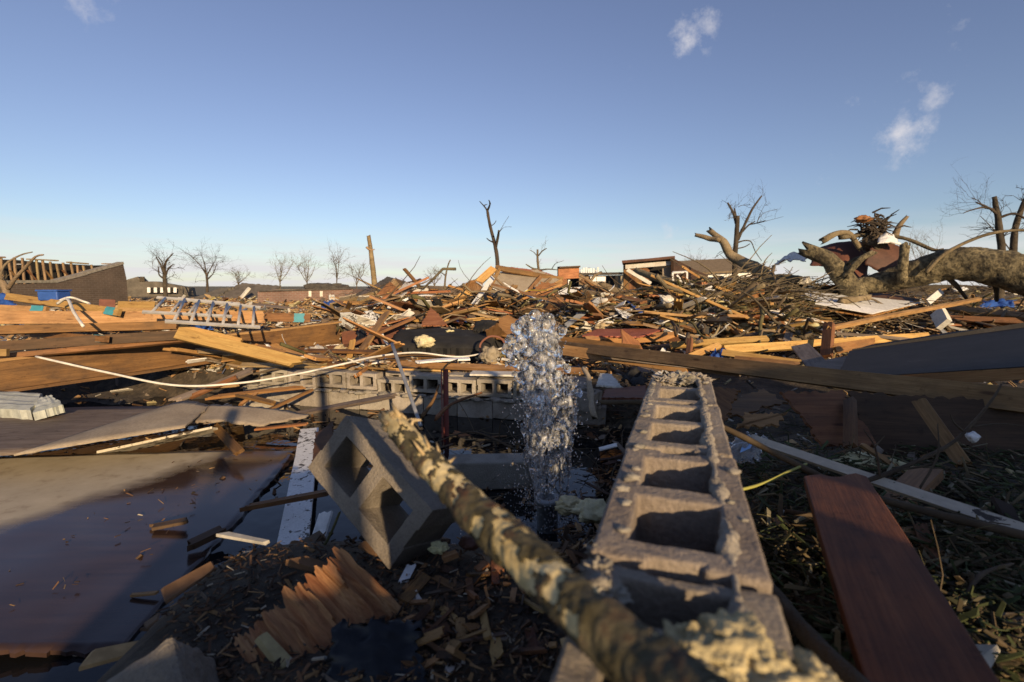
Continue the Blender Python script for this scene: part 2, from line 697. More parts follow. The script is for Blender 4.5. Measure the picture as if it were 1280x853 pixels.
def wood(name, c1, c2, rough=.7, dirt=.5, dirtcol=(.05, .035, .022), gs=1.0, knots=True):
    m, t, b = newmat(name)
    v = coords(t, (1.0 * gs, 11 * gs, 11 * gs))
    g = nz(t, v, 2.2, 7, .6, .7)
    vf = coords(t, (2.5 * gs, 70 * gs, 70 * gs))
    gf = nz(t, vf, 2.5, 3, .5, .2)
    col = ramp(t, g, [(.28, c2), (.5, tuple((a + b_) / 2 for a, b_ in zip(c1, c2))), (.68, c1)])
    fine = ramp(t, gf, [(.3, (.62, .58, .52)), (.6, (1, 1, 1))])
    col = mixrgb(t, .75, col, fine, 'MULTIPLY')
    if knots:
        vk = coords(t, (2.2, 9, 9))
        vo = t.nodes.new('ShaderNodeTexVoronoi')
        vo.inputs['Scale'].default_value = 1.3
        t.links.new(vk, vo.inputs['Vector'])
        k = ramp(t, vo.outputs['Distance'], [(.07, (.25, .17, .12)), (.16, (1, 1, 1))])
        col = mixrgb(t, .8, col, k, 'MULTIPLY')
    vd = coords(t, (1, 1.6, 1.6))
    dn = nz(t, vd, 2.4, 8, .68)
    df = ramp(t, dn, [(.44, (0, 0, 0)), (.66, (1, 1, 1))])
    dfm = t.nodes.new('ShaderNodeMath'); dfm.operation = 'MULTIPLY'; dfm.inputs[1].default_value = dirt
    t.links.new(df, dfm.inputs[0])
    col = mixrgb(t, dfm.outputs[0], col, dirtcol)
    sp = ramp(t, nz(t, vd, 16, 6, .7), [(.58, (1, 1, 1)), (.70, (.42, .38, .33))])
    col = mixrgb(t, .75, col, sp, 'MULTIPLY')
    col = vary(t, col)
    t.links.new(col, b.inputs['Base Color'])
    b.inputs['Roughness'].default_value = rough
    b.inputs['Specular IOR Level'].default_value = .3
    p = bump(t, b, g, .35, .006)
    bump(t, b, gf, .4, .002, p)
    return m


def rough_mat(name, stops, scale=6, rough=.9, bstr=.5, bdist=.01, fine=40, space='Object', detail=8, var=(.85, 1.12), spec=.3):
    m, t, b = newmat(name)
    v = coords(t, (1, 1, 1), space=space)
    n1 = nz(t, v, scale, detail, .62, .2)
    n2 = nz(t, v, fine, 4, .6)
    col = ramp(t, n1, stops)
    f = ramp(t, n2, [(.3, (.7, .7, .7)), (.62, (1.05, 1.05, 1.05))])
    col = mixrgb(t, .7, col, f, 'MULTIPLY')
    col = vary(t, col, *var)
    t.links.new(col, b.inputs['Base Color'])
    b.inputs['Roughness'].default_value = rough
    b.inputs['Specular IOR Level'].default_value = spec
    p = bump(t, b, n1, bstr * .5, bdist * 2)
    bump(t, b, n2, bstr, bdist, p)
    return m


def peel(name, c=(.72, .72, .70), under=(.05, .04, .03), amount=.485, scale=18, stretch=(1, 1, 1)):
    m, t, b = newmat(name)
    v = coords(t, stretch)
    n1 = nz(t, v, scale, 6, .7)
    n0 = nz(t, v, 2.2, 2, .5)
    s = t.nodes.new('ShaderNodeMath'); s.operation = 'ADD'
    t.links.new(n1, s.inputs[0])
    s2 = t.nodes.new('ShaderNodeMath'); s2.operation = 'MULTIPLY'; s2.inputs[1].default_value = .5
    t.links.new(n0, s2.inputs[0]); t.links.new(s2.outputs[0], s.inputs[1])
    f = ramp(t, s.outputs[0], [(amount + .2, (0, 0, 0)), (amount + .215, (1, 1, 1))])
    fine = nz(t, v, 60, 3)
    cc = ramp(t, fine, [(.3, tuple(x * .8 for x in c)), (.7, c)])
    col = mixrgb(t, f, under, cc)
    t.links.new(col, b.inputs['Base Color'])
    b.inputs['Roughness'].default_value = .6
    bump(t, b, f, .4, .002)
    return m


def plain(name, c, rough=.6, metal=0.0, var=.15, scale=9):
    m, t, b = newmat(name)
    v = coords(t, (1, 1, 1))
    n1 = nz(t, v, scale, 6, .6)
    col = ramp(t, n1, [(.25, tuple(x * (1 - var * 2) for x in c)), (.7, tuple(min(1, x * (1 + var)) for x in c))])
    t.links.new(col, b.inputs['Base Color'])
    rr = ramp(t, n1, [(.2, (rough * .8,) * 3), (.8, (min(1, rough * 1.2),) * 3)])
    t.links.new(rr, b.inputs['Roughness'])
    b.inputs['Metallic'].default_value = metal
    bump(t, b, n1, .15, .01)
    return m


M = {}
M['pine'] = wood('pine', (.60, .37, .135), (.43, .225, .07), dirt=.28, dirtcol=(.13, .075, .035))
M['tan'] = wood('tan_board', (.44, .265, .115), (.28, .15, .055), dirt=.45)
M['brown'] = wood('brown_board', (.27, .135, .052), (.13, .06, .022), dirt=.55)
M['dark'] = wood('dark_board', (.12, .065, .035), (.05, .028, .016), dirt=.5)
M['gray'] = wood('grey_board', (.27, .22, .175), (.15, .115, .085), dirt=.4)
M['red'] = wood('red_board', (.20, .080, .030), (.11, .038, .014), dirt=.7, dirtcol=(.035, .018, .014))
M['orange'] = wood('orange_plywood', (.45, .22, .09), (.29, .115, .04), dirt=.4, knots=False)
M['glulam'] = wood('long_beam_wood', (.25, .125, .045), (.12, .055, .02), dirt=.75, dirtcol=(.055, .032, .02), gs=.7)
M['splinter'] = wood('splintered_ply', (.42, .235, .10), (.24, .085, .03), dirt=.5, dirtcol=(.1, .03, .013), gs=1.6, knots=False)
M['chip'] = wood('wood_chip', (.52, .32, .13), (.33, .17, .06), dirt=.3, gs=3, knots=False)
M['weather'] = wood('weathered_pole', (.40, .29, .16), (.23, .15, .075), dirt=.4)
M['concrete'] = rough_mat('concrete', [(.25, (.17, .145, .115)), (.5, (.30, .265, .215)), (.75, (.40, .36, .30))], 5, .95, .8, .004, 90)
M['block'] = rough_mat('block', [(.25, (.155, .125, .098)), (.5, (.265, .222, .175)), (.75, (.35, .30, .24))], 7, .95, .9, .004, 130, var=(.85, 1.1))
M['block2'] = rough_mat('block_brown', [(.25, (.135, .112, .09)), (.55, (.21, .18, .148)), (.8, (.265, .23, .19))], 6, .95, 1., .004, 150, var=(.97, 1.03))
M['mortar'] = rough_mat('mortar', [(.25, (.15, .13, .10)), (.5, (.28, .25, .205)), (.75, (.37, .335, .275))], 12, .95, 1., .006, 60)
M['drywall'] = rough_mat('drywall', [(.2, (.42, .38, .32)), (.5, (.62, .58, .50)), (.8, (.72, .69, .63))], 4, .85, .2, .003, 30)
M['white'] = rough_mat('white_paint', [(.22, (.45, .43, .40)), (.4, (.70, .69, .66)), (.8, (.80, .79, .77))], 3, .5, .1, .002, 25)
M['peel'] = peel('peeling_white')
M['peel2'] = peel('peeling_white_light', c=(.55, .49, .38), amount=.45, scale=26, stretch=(.5, 1, 1))
M['insul'] = rough_mat('insulation', [(.25, (.36, .26, .12)), (.48, (.56, .46, .27)), (.75, (.66, .59, .43))], 7, 1., .9, .012, 45)
M['foam'] = rough_mat('yellow_foam', [(.25, (.42, .36, .17)), (.5, (.60, .54, .31)), (.75, (.68, .63, .43))], 5, 1., .5, .006, 60)
M['shingle'] = rough_mat('shingle', [(.3, (.045, .04, .035)), (.6, (.095, .085, .072)), (.8, (.14, .125, .10))], 4, .95, .8, .006, 70)
M['blackc'] = rough_mat('black_fabric', [(.3, (.010, .010, .010)), (.6, (.024, .023, .022)), (.8, (.045, .042, .038))], 6, .85, .5, .01, 60)
M['tarp'] = rough_mat('black_sheet', [(.3, (.006, .007, .009)), (.7, (.014, .016, .020))], 5, .38, .3, .006, 30)
M['navy'] = rough_mat('navy_panel', [(.3, (.030, .027, .024)), (.62, (.046, .041, .037)), (.78, (.10, .09, .08))], 3, .75, .3, .003, 40)
M['metal'] = plain('aluminium', (.48, .46, .43), .55, .2)
M['galv'] = plain('galvanised', (.36, .37, .38), .5, .5)
M['rust'] = rough_mat('rust_sheet', [(.3, (.06, .028, .018)), (.6, (.12, .055, .032)), (.8, (.17, .09, .055))], 3, .6, .3, .004, 30)
M['blue'] = plain('blue_plastic', (.03, .09, .33), .5)
M['teal'] = plain('teal_paint', (.05, .25, .31), .6)
M['cable'] = plain('white_cable', (.66, .62, .54), .5)
M['bark'] = rough_mat('bark', [(.25, (.055, .042, .028)), (.5, (.135, .105, .065)), (.75, (.235, .19, .12))], 3.5, .95, 1., .03, 26)
M['bark2'] = rough_mat('pale_bark', [(.25, (.11, .082, .05)), (.5, (.22, .165, .10)), (.8, (.32, .25, .16))], 4, .95, .8, .02, 30)
M['barkd'] = rough_mat('dark_bark', [(.25, (.03, .023, .017)), (.5, (.065, .05, .036)), (.8, (.11, .085, .06))], 4, .95, .8, .02, 30)
M['twig'] = rough_mat('twig', [(.3, (.05, .035, .022)), (.7, (.13, .095, .06))], 6, .9, .3, .004, 40)
M['brushg'] = rough_mat('green_brush', [(.3, (.07, .065, .025)), (.7, (.16, .135, .06))], 5, .9, .3, .004, 40)
M['mud'] = rough_mat('mud', [(.25, (.022, .017, .012)), (.5, (.045, .034, .024)), (.75, (.085, .066, .046))], 3, .75, .8, .02, 22)
M['redpost'] = plain('red_steel', (.20, .035, .02), .55)
M['redshingle'] = rough_mat('red_shingle', [(.3, (.26, .085, .05)), (.7, (.40, .15, .085))], 6, .9, .6, .006, 50)
M['slab'] = rough_mat('tan_slab', [(.25, (.25, .20, .145)), (.6, (.36, .30, .22)), (.8, (.44, .37, .28))], 4, .95, .5, .004, 60)
M['roof_tan'] = rough_mat('tan_shingle_roof', [(.3, (.16, .115, .07)), (.7, (.27, .20, .13))], 5, .95, .5, .006, 12)
M['carpaint'] = plain('car_paint', (.055, .06, .07), .25, .6)
M['glass_dark'] = plain('dark_glass', (.03, .04, .05), .08)
M['rubber'] = plain('tyre', (.02, .02, .02), .8)
M['darkroom'] = plain('dark_interior', (.012, .010, .008), .95)  # near-black: painted interior shade of gutted houses; also rear wall, panes, awning stripes
M['paper'] = plain('white_scrap', (.75, .74, .72), .7)
M['redrust'] = plain('rusty_brick_red', (.20, .08, .05), .85)

# brick (too far off to tell single bricks apart)
def brickmat(name, c1, c2, mo, s=1.0):
    m, t, b = newmat(name)
    v = coords(t, (1, 1, 1), rand=False)
    br = t.nodes.new('ShaderNodeTexBrick')
    br.inputs['Color1'].default_value = (*c1, 1)
    br.inputs['Color2'].default_value = (*c2, 1)
    br.inputs['Mortar'].default_value = (*mo, 1)
    br.inputs['Scale'].default_value = 1.0 / s
    br.inputs['Mortar Size'].default_value = .012
    br.inputs['Brick Width'].default_value = .21
    br.inputs['Row Height'].default_value = .075
    t.links.new(v, br.inputs['Vector'])
    n1 = nz(t, v, 1.3, 6, .6)
    f = ramp(t, n1, [(.3, (.6, .6, .6)), (.7, (1.1, 1.1, 1.1))])
    col = mixrgb(t, .8, br.outputs['Color'], f, 'MULTIPLY')
    t.links.new(col, b.inputs['Base Color'])
    b.inputs['Roughness'].default_value = .9
    bump(t, b, br.outputs['Fac'], -.4, .01)
    return m


M['brick_pink'] = brickmat('pink_brown_brick', (.21, .115, .085), (.165, .09, .068), (.22, .17, .14))
M['brick_dark'] = brickmat('dark_brown_brick', (.105, .073, .052), (.083, .058, .042), (.125, .098, .077))

# water
m, t, b = newmat('pool_water')
b.inputs['Base Color'].default_value = (.010, .010, .011, 1)
b.inputs['IOR'].default_value = 1.33
b.inputs['Roughness'].default_value = .03
v = coords(t, (1, 1, 1), rand=False)
bump(t, b, nz(t, v, 5, 3, .5), .10, .03)
M['pool'] = m
m, t, b = newmat('fountain_water')
b.inputs['Base Color'].default_value = (.98, .99, 1.0, 1)
b.inputs['Transmission Weight'].default_value = 1.0
b.inputs['IOR'].default_value = 1.33
b.inputs['Roughness'].default_value = .03
v = coords(t, (1, 1, .5), rand=False)
ff = ramp(t, nz(t, v, 26, 5, .7), [(.42, (.02, .02, .02)), (.64, (.55, .55, .55))])
df = t.nodes.new('ShaderNodeBsdfPrincipled')
df.inputs['Base Color'].default_value = (.95, .96, .97, 1)
df.inputs['Roughness'].default_value = .25
df.inputs['Transmission Weight'].default_value = .35
ms = t.nodes.new('ShaderNodeMixShader')
t.links.new(ff, ms.inputs[0]); t.links.new(b.outputs[0], ms.inputs[1]); t.links.new(df.outputs[0], ms.inputs[2])
t.links.new(ms.outputs[0], t.nodes['Material Output'].inputs[0])
M['water'] = m
m, t, b = newmat('clear_plastic')
b.inputs['Base Color'].default_value = (.95, .97, 1.0, 1)
b.inputs['Transmission Weight'].default_value = .8
b.inputs['IOR'].default_value = 1.2
b.inputs['Roughness'].default_value = .12
M['plastic'] = m

# litter: every shard its own colour
def littermat(name, stops):
    m, t, b = newmat(name)
    g = t.nodes.new('ShaderNodeNewGeometry')
    r = t.nodes.new('ShaderNodeValToRGB')
    r.color_ramp.interpolation = 'CONSTANT'
    e = r.color_ramp.elements
    while len(e) < len(stops):
        e.new(.5)
    for i, (p, c) in enumerate(stops):
        e[i].position = p
        e[i].color = (*c, 1)
    t.links.new(g.outputs['Random Per Island'], r.inputs[0])
    v = coords(t, (1, 1, 1), rand=False)
    n1 = nz(t, v, 25, 5, .6)
    f = ramp(t, n1, [(.3, (.6, .6, .6)), (.7, (1.15, 1.15, 1.15))])
    t.links.new(mixrgb(t, .9, r.outputs[0], f, 'MULTIPLY'), b.inputs['Base Color'])
    b.inputs['Roughness'].default_value = .85
    b.inputs['Specular IOR Level'].default_value = .3
    return m


M['litter'] = littermat('debris_litter', [(0, (.34, .20, .09)), (.16, (.18, .10, .05)), (.30, (.09, .055, .032)), (.40, (.45, .30, .14)), (.56, (.20, .16, .12)),
                                          (.68, (.50, .46, .38)), (.76, (.05, .038, .03)), (.84, (.42, .35, .18)), (.92, (.66, .64, .60)), (.97, (.10, .12, .2))])
M['litterd'] = littermat('dark_litter', [(0, (.10, .055, .03)), (.2, (.05, .03, .018)), (.42, (.17, .09, .045)), (.6, (.03, .022, .016)), (.74, (.30, .18, .08)), (.88, (.12, .09, .065)), (.96, (.42, .36, .26))])
M['leaf'] = littermat('leaf_litter', [(0, (.045, .055, .018)), (.2, (.06, .045, .022)), (.4, (.035, .035, .015)), (.55, (.10, .07, .035)), (.68, (.07, .09, .03)), (.82, (.16, .12, .06)), (.94, (.25, .22, .14))])

# the half-drowned panel: dry cream paint, wet purple-brown below
m, t, b = newmat('wet_panel')
v = coords(t, (1, 1, 1), rand=False)
sepx = t.nodes.new('ShaderNodeSeparateXYZ')
t.links.new(v, sepx.inputs[0])
warp_n = nz(t, v, 2.2, 6, .6)
vw = coords(t, (.7, 6, 1), rand=False)
wn2 = nz(t, vw, 2.5, 6, .6)
e1 = math_n(t, 'ADD', sepx.outputs[1], math_n(t, 'MULTIPLY', math_n(t, 'SUBTRACT', warp_n, .5), .55))
e1 = math_n(t, 'ADD', e1, math_n(t, 'MULTIPLY', math_n(t, 'SUBTRACT', wn2, .5), .25))
e1 = math_n(t, 'SUBTRACT', math_n(t, 'MULTIPLY', e1, .5), math_n(t, 'MULTIPLY', sepx.outputs[0], .85))
wet_socket_y = e1
wf = t.nodes.new('ShaderNodeMapRange')
wf.inputs[1].default_value = .08
wf.inputs[2].default_value = .28
t.links.new(e1, wf.inputs[0])
n1 = nz(t, v, 7, 8, .65)
cream = ramp(t, n1, [(.25, (.22, .17, .11)), (.45, (.40, .335, .235)), (.75, (.47, .40, .29))])
wetc = ramp(t, wn2, [(.3, (.030, .018, .015)), (.7, (.058, .034, .026))])
col = mixrgb(t, wf.outputs[0], wetc, cream)
t.links.new(col, b.inputs['Base Color'])
rr = t.nodes.new('ShaderNodeMapRange')
rr.inputs[3].default_value = .16
rr.inputs[4].default_value = .75
t.links.new(wf.outputs[0], rr.inputs[0])
t.links.new(rr.outputs[0], b.inputs['Roughness'])
b.inputs['Specular IOR Level'].default_value = .5
bump(t, b, wn2, .08, .004)
M['wet'] = m

# peeled branch: pale wood where the bark is off
m, t, b = newmat('peeled_branch')
v = coords(t, (1, 1, 1), rand=False)
va = t.nodes.new('ShaderNodeAttribute'); va.attribute_name = 'along'
n1 = nz(t, v, 22, 4, .6, .6)
n2 = nz(t, v, 90, 5, .6)
s = math_n(t, 'SUBTRACT', n1, math_n(t, 'MULTIPLY', va.outputs['Fac'], .17))
f = ramp(t, s, [(.435, (0, 0, 0)), (.45, (1, 1, 1))])
barkc = ramp(t, n1, [(.25, (.02, .015, .008)), (.38, (.06, .048, .02)), (.44, (.03, .023, .012)), (.5, (.085, .07, .04)), (.56, (.07, .03, .018))])
barkc = mixrgb(t, .6, barkc, ramp(t, n2, [(.3, (.55, .55, .5)), (.7, (1.1, 1.1, 1.1))]), 'MULTIPLY')
palew = ramp(t, n2, [(.3, (.42, .29, .13)), (.6, (.60, .46, .25)), (.8, (.66, .54, .34))])
t.links.new(mixrgb(t, f, barkc, palew), b.inputs['Base Color'])
b.inputs['Roughness'].default_value = .75
p = bump(t, b, f, -.5, .004)
bump(t, b, n2, .4, .003, p)
M['peeled'] = m

# trunk bark with bare patches
m, t, b = newmat('trunk_bark')
v = coords(t, (1, 1, 1), rand=False)
n1 = nz(t, v, 1.1, 5, .6, .4)
n2 = nz(t, v, 14, 8, .7)
n3 = nz(t, v, 3.5, 5, .6)
barkc = ramp(t, n3, [(.28, (.05, .038, .024)), (.5, (.13, .105, .06)), (.72, (.24, .195, .115))])
barkc = mixrgb(t, .9, barkc, ramp(t, n2, [(.38, (.25, .25, .23)), (.58, (1.25, 1.25, 1.2))]), 'MULTIPLY')
f = ramp(t, n1, [(.66, (0, 0, 0)), (.675, (1, 1, 1))])
t.links.new(mixrgb(t, f, barkc, (.42, .36, .25)), b.inputs['Base Color'])
b.inputs['Roughness'].default_value = .95
p = bump(t, b, n3, .6, .05)
bump(t, b, n2, 1.0, .03, p)
M['trunk'] = m

# ground
m, t, b = newmat('ground')
v = coords(t, (1, 1, 1), rand=False)
n1 = nz(t, v, .8, 8, .62)
n2 = nz(t, v, 9, 8, .7)
n3 = nz(t, v, 40, 4, .6)
col = ramp(t, n2, [(.25, (.016, .013, .009)), (.45, (.042, .032, .021)), (.6, (.085, .065, .042)), (.75, (.16, .125, .085))])
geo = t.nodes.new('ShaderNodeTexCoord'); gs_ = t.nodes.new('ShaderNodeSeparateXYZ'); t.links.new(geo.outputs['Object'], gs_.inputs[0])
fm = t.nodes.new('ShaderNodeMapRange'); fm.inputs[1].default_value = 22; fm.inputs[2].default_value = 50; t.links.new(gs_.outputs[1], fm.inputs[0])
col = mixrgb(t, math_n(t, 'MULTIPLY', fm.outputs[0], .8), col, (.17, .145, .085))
col = mixrgb(t, .6, col, ramp(t, n1, [(.3, (.55, .6, .45)), (.5, (1, 1, 1)), (.7, (1.25, 1.1, .95))]), 'MULTIPLY')
t.links.new(col, b.inputs['Base Color'])
b.inputs['Roughness'].default_value = .9
p = bump(t, b, n2, .8, .05)
bump(t, b, n3, .6, .01, p)
M['ground'] = m
M['asphalt'] = rough_mat('asphalt', [(.3, (.055, .052, .048)), (.7, (.085, .08, .072))], 2, .9, .4, .004, 40)

M['siding'] = rough_mat('pale_siding', [(.22, (.26, .26, .22)), (.45, (.46, .48, .43)), (.8, (.56, .57, .52))], 4, .6, .1, .002, 25)
M['shingle2'] = rough_mat('pale_shingle', [(.3, (.085, .075, .062)), (.6, (.15, .13, .105)), (.8, (.20, .175, .14))], 3, .95, .8, .006, 30)
M['branch_bark'] = rough_mat('branch_bark', [(.3, (.022, .017, .010)), (.45, (.06, .048, .024)), (.55, (.095, .08, .05)), (.66, (.075, .035, .022))], 22, .9, .7, .004, 110)

# ================================================================ the ground
def build_ground():
    nu, nv = 300, 320
    us = np.linspace(-1, 1, nu)
    xs = 1200 * np.sinh(7.6 * us) / np.sinh(7.6)
    vsn = np.linspace(-0.42, 1, nv)
    ys = 1.5 + 1500 * np.sinh(8.0 * vsn) / np.sinh(8.0)
    X, Y = np.meshgrid(xs, ys)
    Z = terr(X, Y)
    V = np.stack([X, Y, Z], -1).reshape(-1, 3)
    i = np.arange(nv - 1)[:, None] * nu + np.arange(nu - 1)[None]
    Fq = np.stack([i, i + 1, i + nu + 1, i + nu], -1).reshape(-1, 4)
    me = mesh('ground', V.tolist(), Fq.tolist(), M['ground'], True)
    link('ground', me, kind='structure')


build_ground()
vs, fs = box_data(-7, 1.6, 0.6, 6.6, -.3, 0.055)
me = mesh('pool_water', [(-7, .9, .055), (1.7, .9, .055), (1.7, 6.0, .055), (-7, 7.2, .055)], [(0, 1, 2, 3)], M['pool'])
link('pool_water', me, kind='structure')
# the road beyond the fallen trunk
a = [D(980, 371, 26), D(1420, 378, 24), D(1420, 365, 38), D(980, 361, 42)]
me = mesh('road', [(p.x, p.y, .47) for p in a], [(0, 1, 2, 3)], M['asphalt'])
link('road', me, kind='structure')

# ================================================================ concrete blocks
tex = bpy.data.textures.new('roughness_of_block', 'CLOUDS')
tex.noise_scale = .035
tex.noise_depth = 4


def cmu_mesh(mat, web=.021, end=.154, shell=.057, frog=.010):
    xb = [-.1985, -.1985 + frog, -end, -web, web, end, .1985 - frog, .1985]
    yb = [-.097, -shell, -.03, .03, shell, .097]
    ex = {(i, j) for i in (2, 4) for j in (1, 2, 3)} | {(0, 2), (6, 2)}
    vid, vs, fs = {}, [], []

    def g(i, j, k):
        if (i, j, k) not in vid:
            vid[i, j, k] = len(vs)
            vs.append((xb[i], yb[j], .097 * k))
        return vid[i, j, k]
    solid = lambda i, j: 0 <= i < 7 and 0 <= j < 5 and (i, j) not in ex
    for i in range(7):
        for j in range(5):
            if not solid(i, j):
                continue
            fs.append((g(i, j, 1), g(i + 1, j, 1), g(i + 1, j + 1, 1), g(i, j + 1, 1)))
            fs.append((g(i, j + 1, -1), g(i + 1, j + 1, -1), g(i + 1, j, -1), g(i, j, -1)))
            if not solid(i, j - 1):
                fs.append((g(i, j, -1), g(i + 1, j, -1), g(i + 1, j, 1), g(i, j, 1)))
            if not solid(i, j + 1):
                fs.append((g(i + 1, j + 1, -1), g(i, j + 1, -1), g(i, j + 1, 1), g(i + 1, j + 1, 1)))
            if not solid(i - 1, j):
                fs.append((g(i, j + 1, -1), g(i, j, -1), g(i, j, 1), g(i, j + 1, 1)))
            if not solid(i + 1, j):
                fs.append((g(i + 1, j, -1), g(i + 1, j + 1, -1), g(i + 1, j + 1, 1), g(i + 1, j, 1)))
    return mesh('concrete_block', vs, fs, mat)


def rough_block(o, amount=.007, sub=3, bev=.010):
    b = o.modifiers.new('bevel', 'BEVEL')
    b.width = bev; b.segments = 2; b.limit_method = 'ANGLE'; b.angle_limit = R(40)
    s = o.modifiers.new('sub', 'SUBSURF')
    s.subdivision_type = 'SIMPLE'; s.levels = sub; s.render_levels = sub
    d = o.modifiers.new('rough', 'DISPLACE')
    d.texture = tex; d.strength = amount; d.mid_level = .5; d.texture_coords = 'GLOBAL'


cmu = cmu_mesh(M['block'])
WTOP = 1.19
wall = empty('block_wall', 'near foundation wall of hollow concrete blocks running away from the viewer', 'block wall', Vector((0, 0, .4)), rz=0)
wrz = math.atan2(WDIR.y, WDIR.x)
for course in range(4):
    for k in range(-2, 4):
        s_ = .745 + .413 * (k - 1) - (.206 if course % 2 else 0)
        if (course == 0 and s_ > 1.75) or s_ < (.25 if course == 0 else .6):
            continue
        half = course == 0 and s_ < .5
        if half:
            s_ = .43
        p = WDIR * s_ + WNRM * .01
        p.z = WTOP - .097 - .205 * course
        o = child('concrete_block', cmu, wall, Matrix.LocRotScale(p + Vector((random.uniform(-.004, .004), 0, random.uniform(-.004, .003))), Matrix.Rotation(wrz + R(random.uniform(-.8, .8)), 3, 'Z').to_euler(), (.5, 1, 1) if half else None))
        if course == 0:
            rough_block(o, .005, 3)
# broken mortar bed left on the top of the wall
def mortar_ridge(s0, s1, lat, wd, h, seed, n=60):
    P, rad = [], []
    for i in range(n + 1):
        s = s0 + (s1 - s0) * i / n
        l = lat + .010 * noise.noise(Vector((s * 9, seed, 0)))
        p = WDIR * s + WNRM * l
        p.z = 0
        P.append(p)
        rad.append(wd * max(.15, .8 + 1.1 * noise.noise(Vector((s * 12, seed * 3.1, 2)))) * min(1, i / 3 + .2, (n - i) / 3 + .2))
    vs, fs = tube_data(P, rad, 14, .55, 42)
    vs = [Vector((v.x, v.y, WTOP - .004 + v.z * h / wd)) for v in vs]
    return vs, fs


child('mortar_bed', mesh('mortar_bed', *mortar_ridge(.46, 1.78, .066, .010, .011, 1.0, 420), M['mortar']), wall)
child('mortar_bed', mesh('mortar_bed', *mortar_ridge(1.2, 1.76, -.075, .009, .004, 4.0, 220), M['mortar']), wall)
for k in range(24):
    s = random.uniform(.40, 1.77)
    l = random.choice((random.gauss(.078, .006), random.gauss(-.08, .006)))
    if s < .62 and random.random() < .6:
        l = random.uniform(-.095, -.065)
    p = WDIR * s + WNRM * (.01 + l)
    r = random.uniform(.003, .009) * (1.5 if s < .62 or s > 1.7 else 1)
    vs, fs = clump_data((p.x, p.y, WTOP + r * .1), r * 1.5, r * 1.3, r * .7, 2, .6, 2.5, k, .3)
    child('mortar_lump', mesh('mortar_lump', vs, fs, M['mortar'], True), wall)
for k, (s, l, r) in enumerate(((1.71, .0, .05), (1.75, .05, .04), (1.68, -.05, .035), (.52, -.085, .018), (.48, -.075, .02), (.56, -.09, .014))):
    p = WDIR * s + WNRM * (.01 + l)
    vs, fs = clump_data((p.x, p.y, WTOP - .008), r, r, r * .5, 4, .6, 5, 50 + k, .6)
    child('mortar_lump', mesh('mortar_lump', vs, fs, M['mortar']), wall)

# the low wall across the pit, its blocks turned so the holes face the viewer
LA, LB = Vector((0.0, 5.22, 0)), Vector((-3.48, 6.10, 0))
ldir = (LA - LB).normalized()
lnrm = Vector((ldir.y, -ldir.x, 0))          # towards the camera
if lnrm.y > 0:
    lnrm = -lnrm
lwall = empty('block_wall', 'low broken block wall across the flooded pit with holes facing front', 'block wall', (LA + LB) / 2)
cmu2 = cmu_mesh(M['concrete'])
lrz = math.atan2(ldir.y, ldir.x)
for k in range(-2, 9):
    c = LA - ldir * (.205 + .408 * k)
    if k < 8:
        for row in range(2):
            p = c - lnrm * (.097 + .2 * row)
            p.z = .375 + random.uniform(-.012, .012) - (.06 if row == 0 and k in (3,) else 0)
            if row == 1 and k in (4, 5):
                continue
            m4 = Matrix.Translation(p) @ Matrix.Rotation(lrz + R(random.uniform(-2, 2)), 4, 'Z') @ Matrix.Rotation(R(90 + random.uniform(-2, 3)), 4, 'X')
            o = child('concrete_block', cmu2, lwall, m4)
            rough_block(o, .012, 2)
    p = c + ldir * .2 - lnrm * (.04)
    p.z = .165 - random.uniform(0, .02)
    m4 = Matrix.Translation(p) @ Matrix.Rotation(lrz + R(random.uniform(-1.5, 1.5)), 4, 'Z')
    o = child('concrete_block', cmu2, lwall, m4)
    rough_block(o, .012, 2)
for k in range(70):
    s = random.uniform(-.6, 3.7)
    p = LA - ldir * s + lnrm * random.uniform(.0, .09)
    r = random.uniform(.02, .05)
    vs, fs = clump_data((p.x, p.y, .265), r * 1.6, r, r * .5, 2, .6, 2.5, k, .3)
    child('mortar_lump', mesh('mortar_lump', vs, fs, M['mortar'], True), lwall)
# loose blocks beside it
for k, (px, py, d, rz, lab) in enumerate(((468, 458, 6.3, 12, 'loose hollow block lying behind the low wall beside the metal rod'), (725, 497, 4.9, -35, 'hollow concrete block just right of the fountain behind the debris'),
                                          (330, 512, 5.3, 24, 'half sunken concrete block in front of the low wall under orange sticks'))):
    o = link('concrete_block', cmu2, label=lab, cat='concrete block', loc=D(px, py, d))
    o.rotation_euler = (R(90) if k == 0 else R(4), R(6), R(rz))
    rough_block(o, .012, 2)
# the block lying tilted on the rubble in front
Lp, Bp, Tp = Vector((-.600, 1.38, .971)), Vector((-.3145, 1.18, .7725)), Vector((-.485, 1.39, 1.126))
bx = (Bp - Lp).normalized()
by = (Tp - Lp); by = (by - bx * by.dot(bx)).normalized()
bz = bx.cross(by)
if bz.y > 0:
    bz = -bz; by = by
m4 = Matrix((bx, bz.cross(bx), bz)).transposed().to_4x4()
m4.translation = Lp + bx * .1985 + by * .097 - bz * .097
cmu3 = cmu_mesh(M['block2'], .022, .153, .056, .004)
o = link('concrete_block', cmu3, label='big hollow concrete block lying tilted on the rubble left of the peeled branch', cat='concrete block', mat4=m4)
rough_block(o, .004, 4, .008)
p = D(160, 930, .76)
me = mesh('concrete_chunk', *box_data(-.13, .13, -.085, .085, -.075, .075), M['block2'])
o = link('concrete_chunk', me, label='corner of a grey concrete chunk sticking up at the lower left', cat='concrete chunk', loc=p)
o.rotation_euler = (R(28), R(-26), R(30))
rough_block(o, .014, 5, .012)
# concrete lintel left of the fountain
plank('concrete_lintel', 'grey concrete lintel lying in the water left of the fountain', 'concrete beam', Hz(560, 590, .16), Hz(668, 588, .16), .2, .2, 0, M['concrete'], bev=.012)

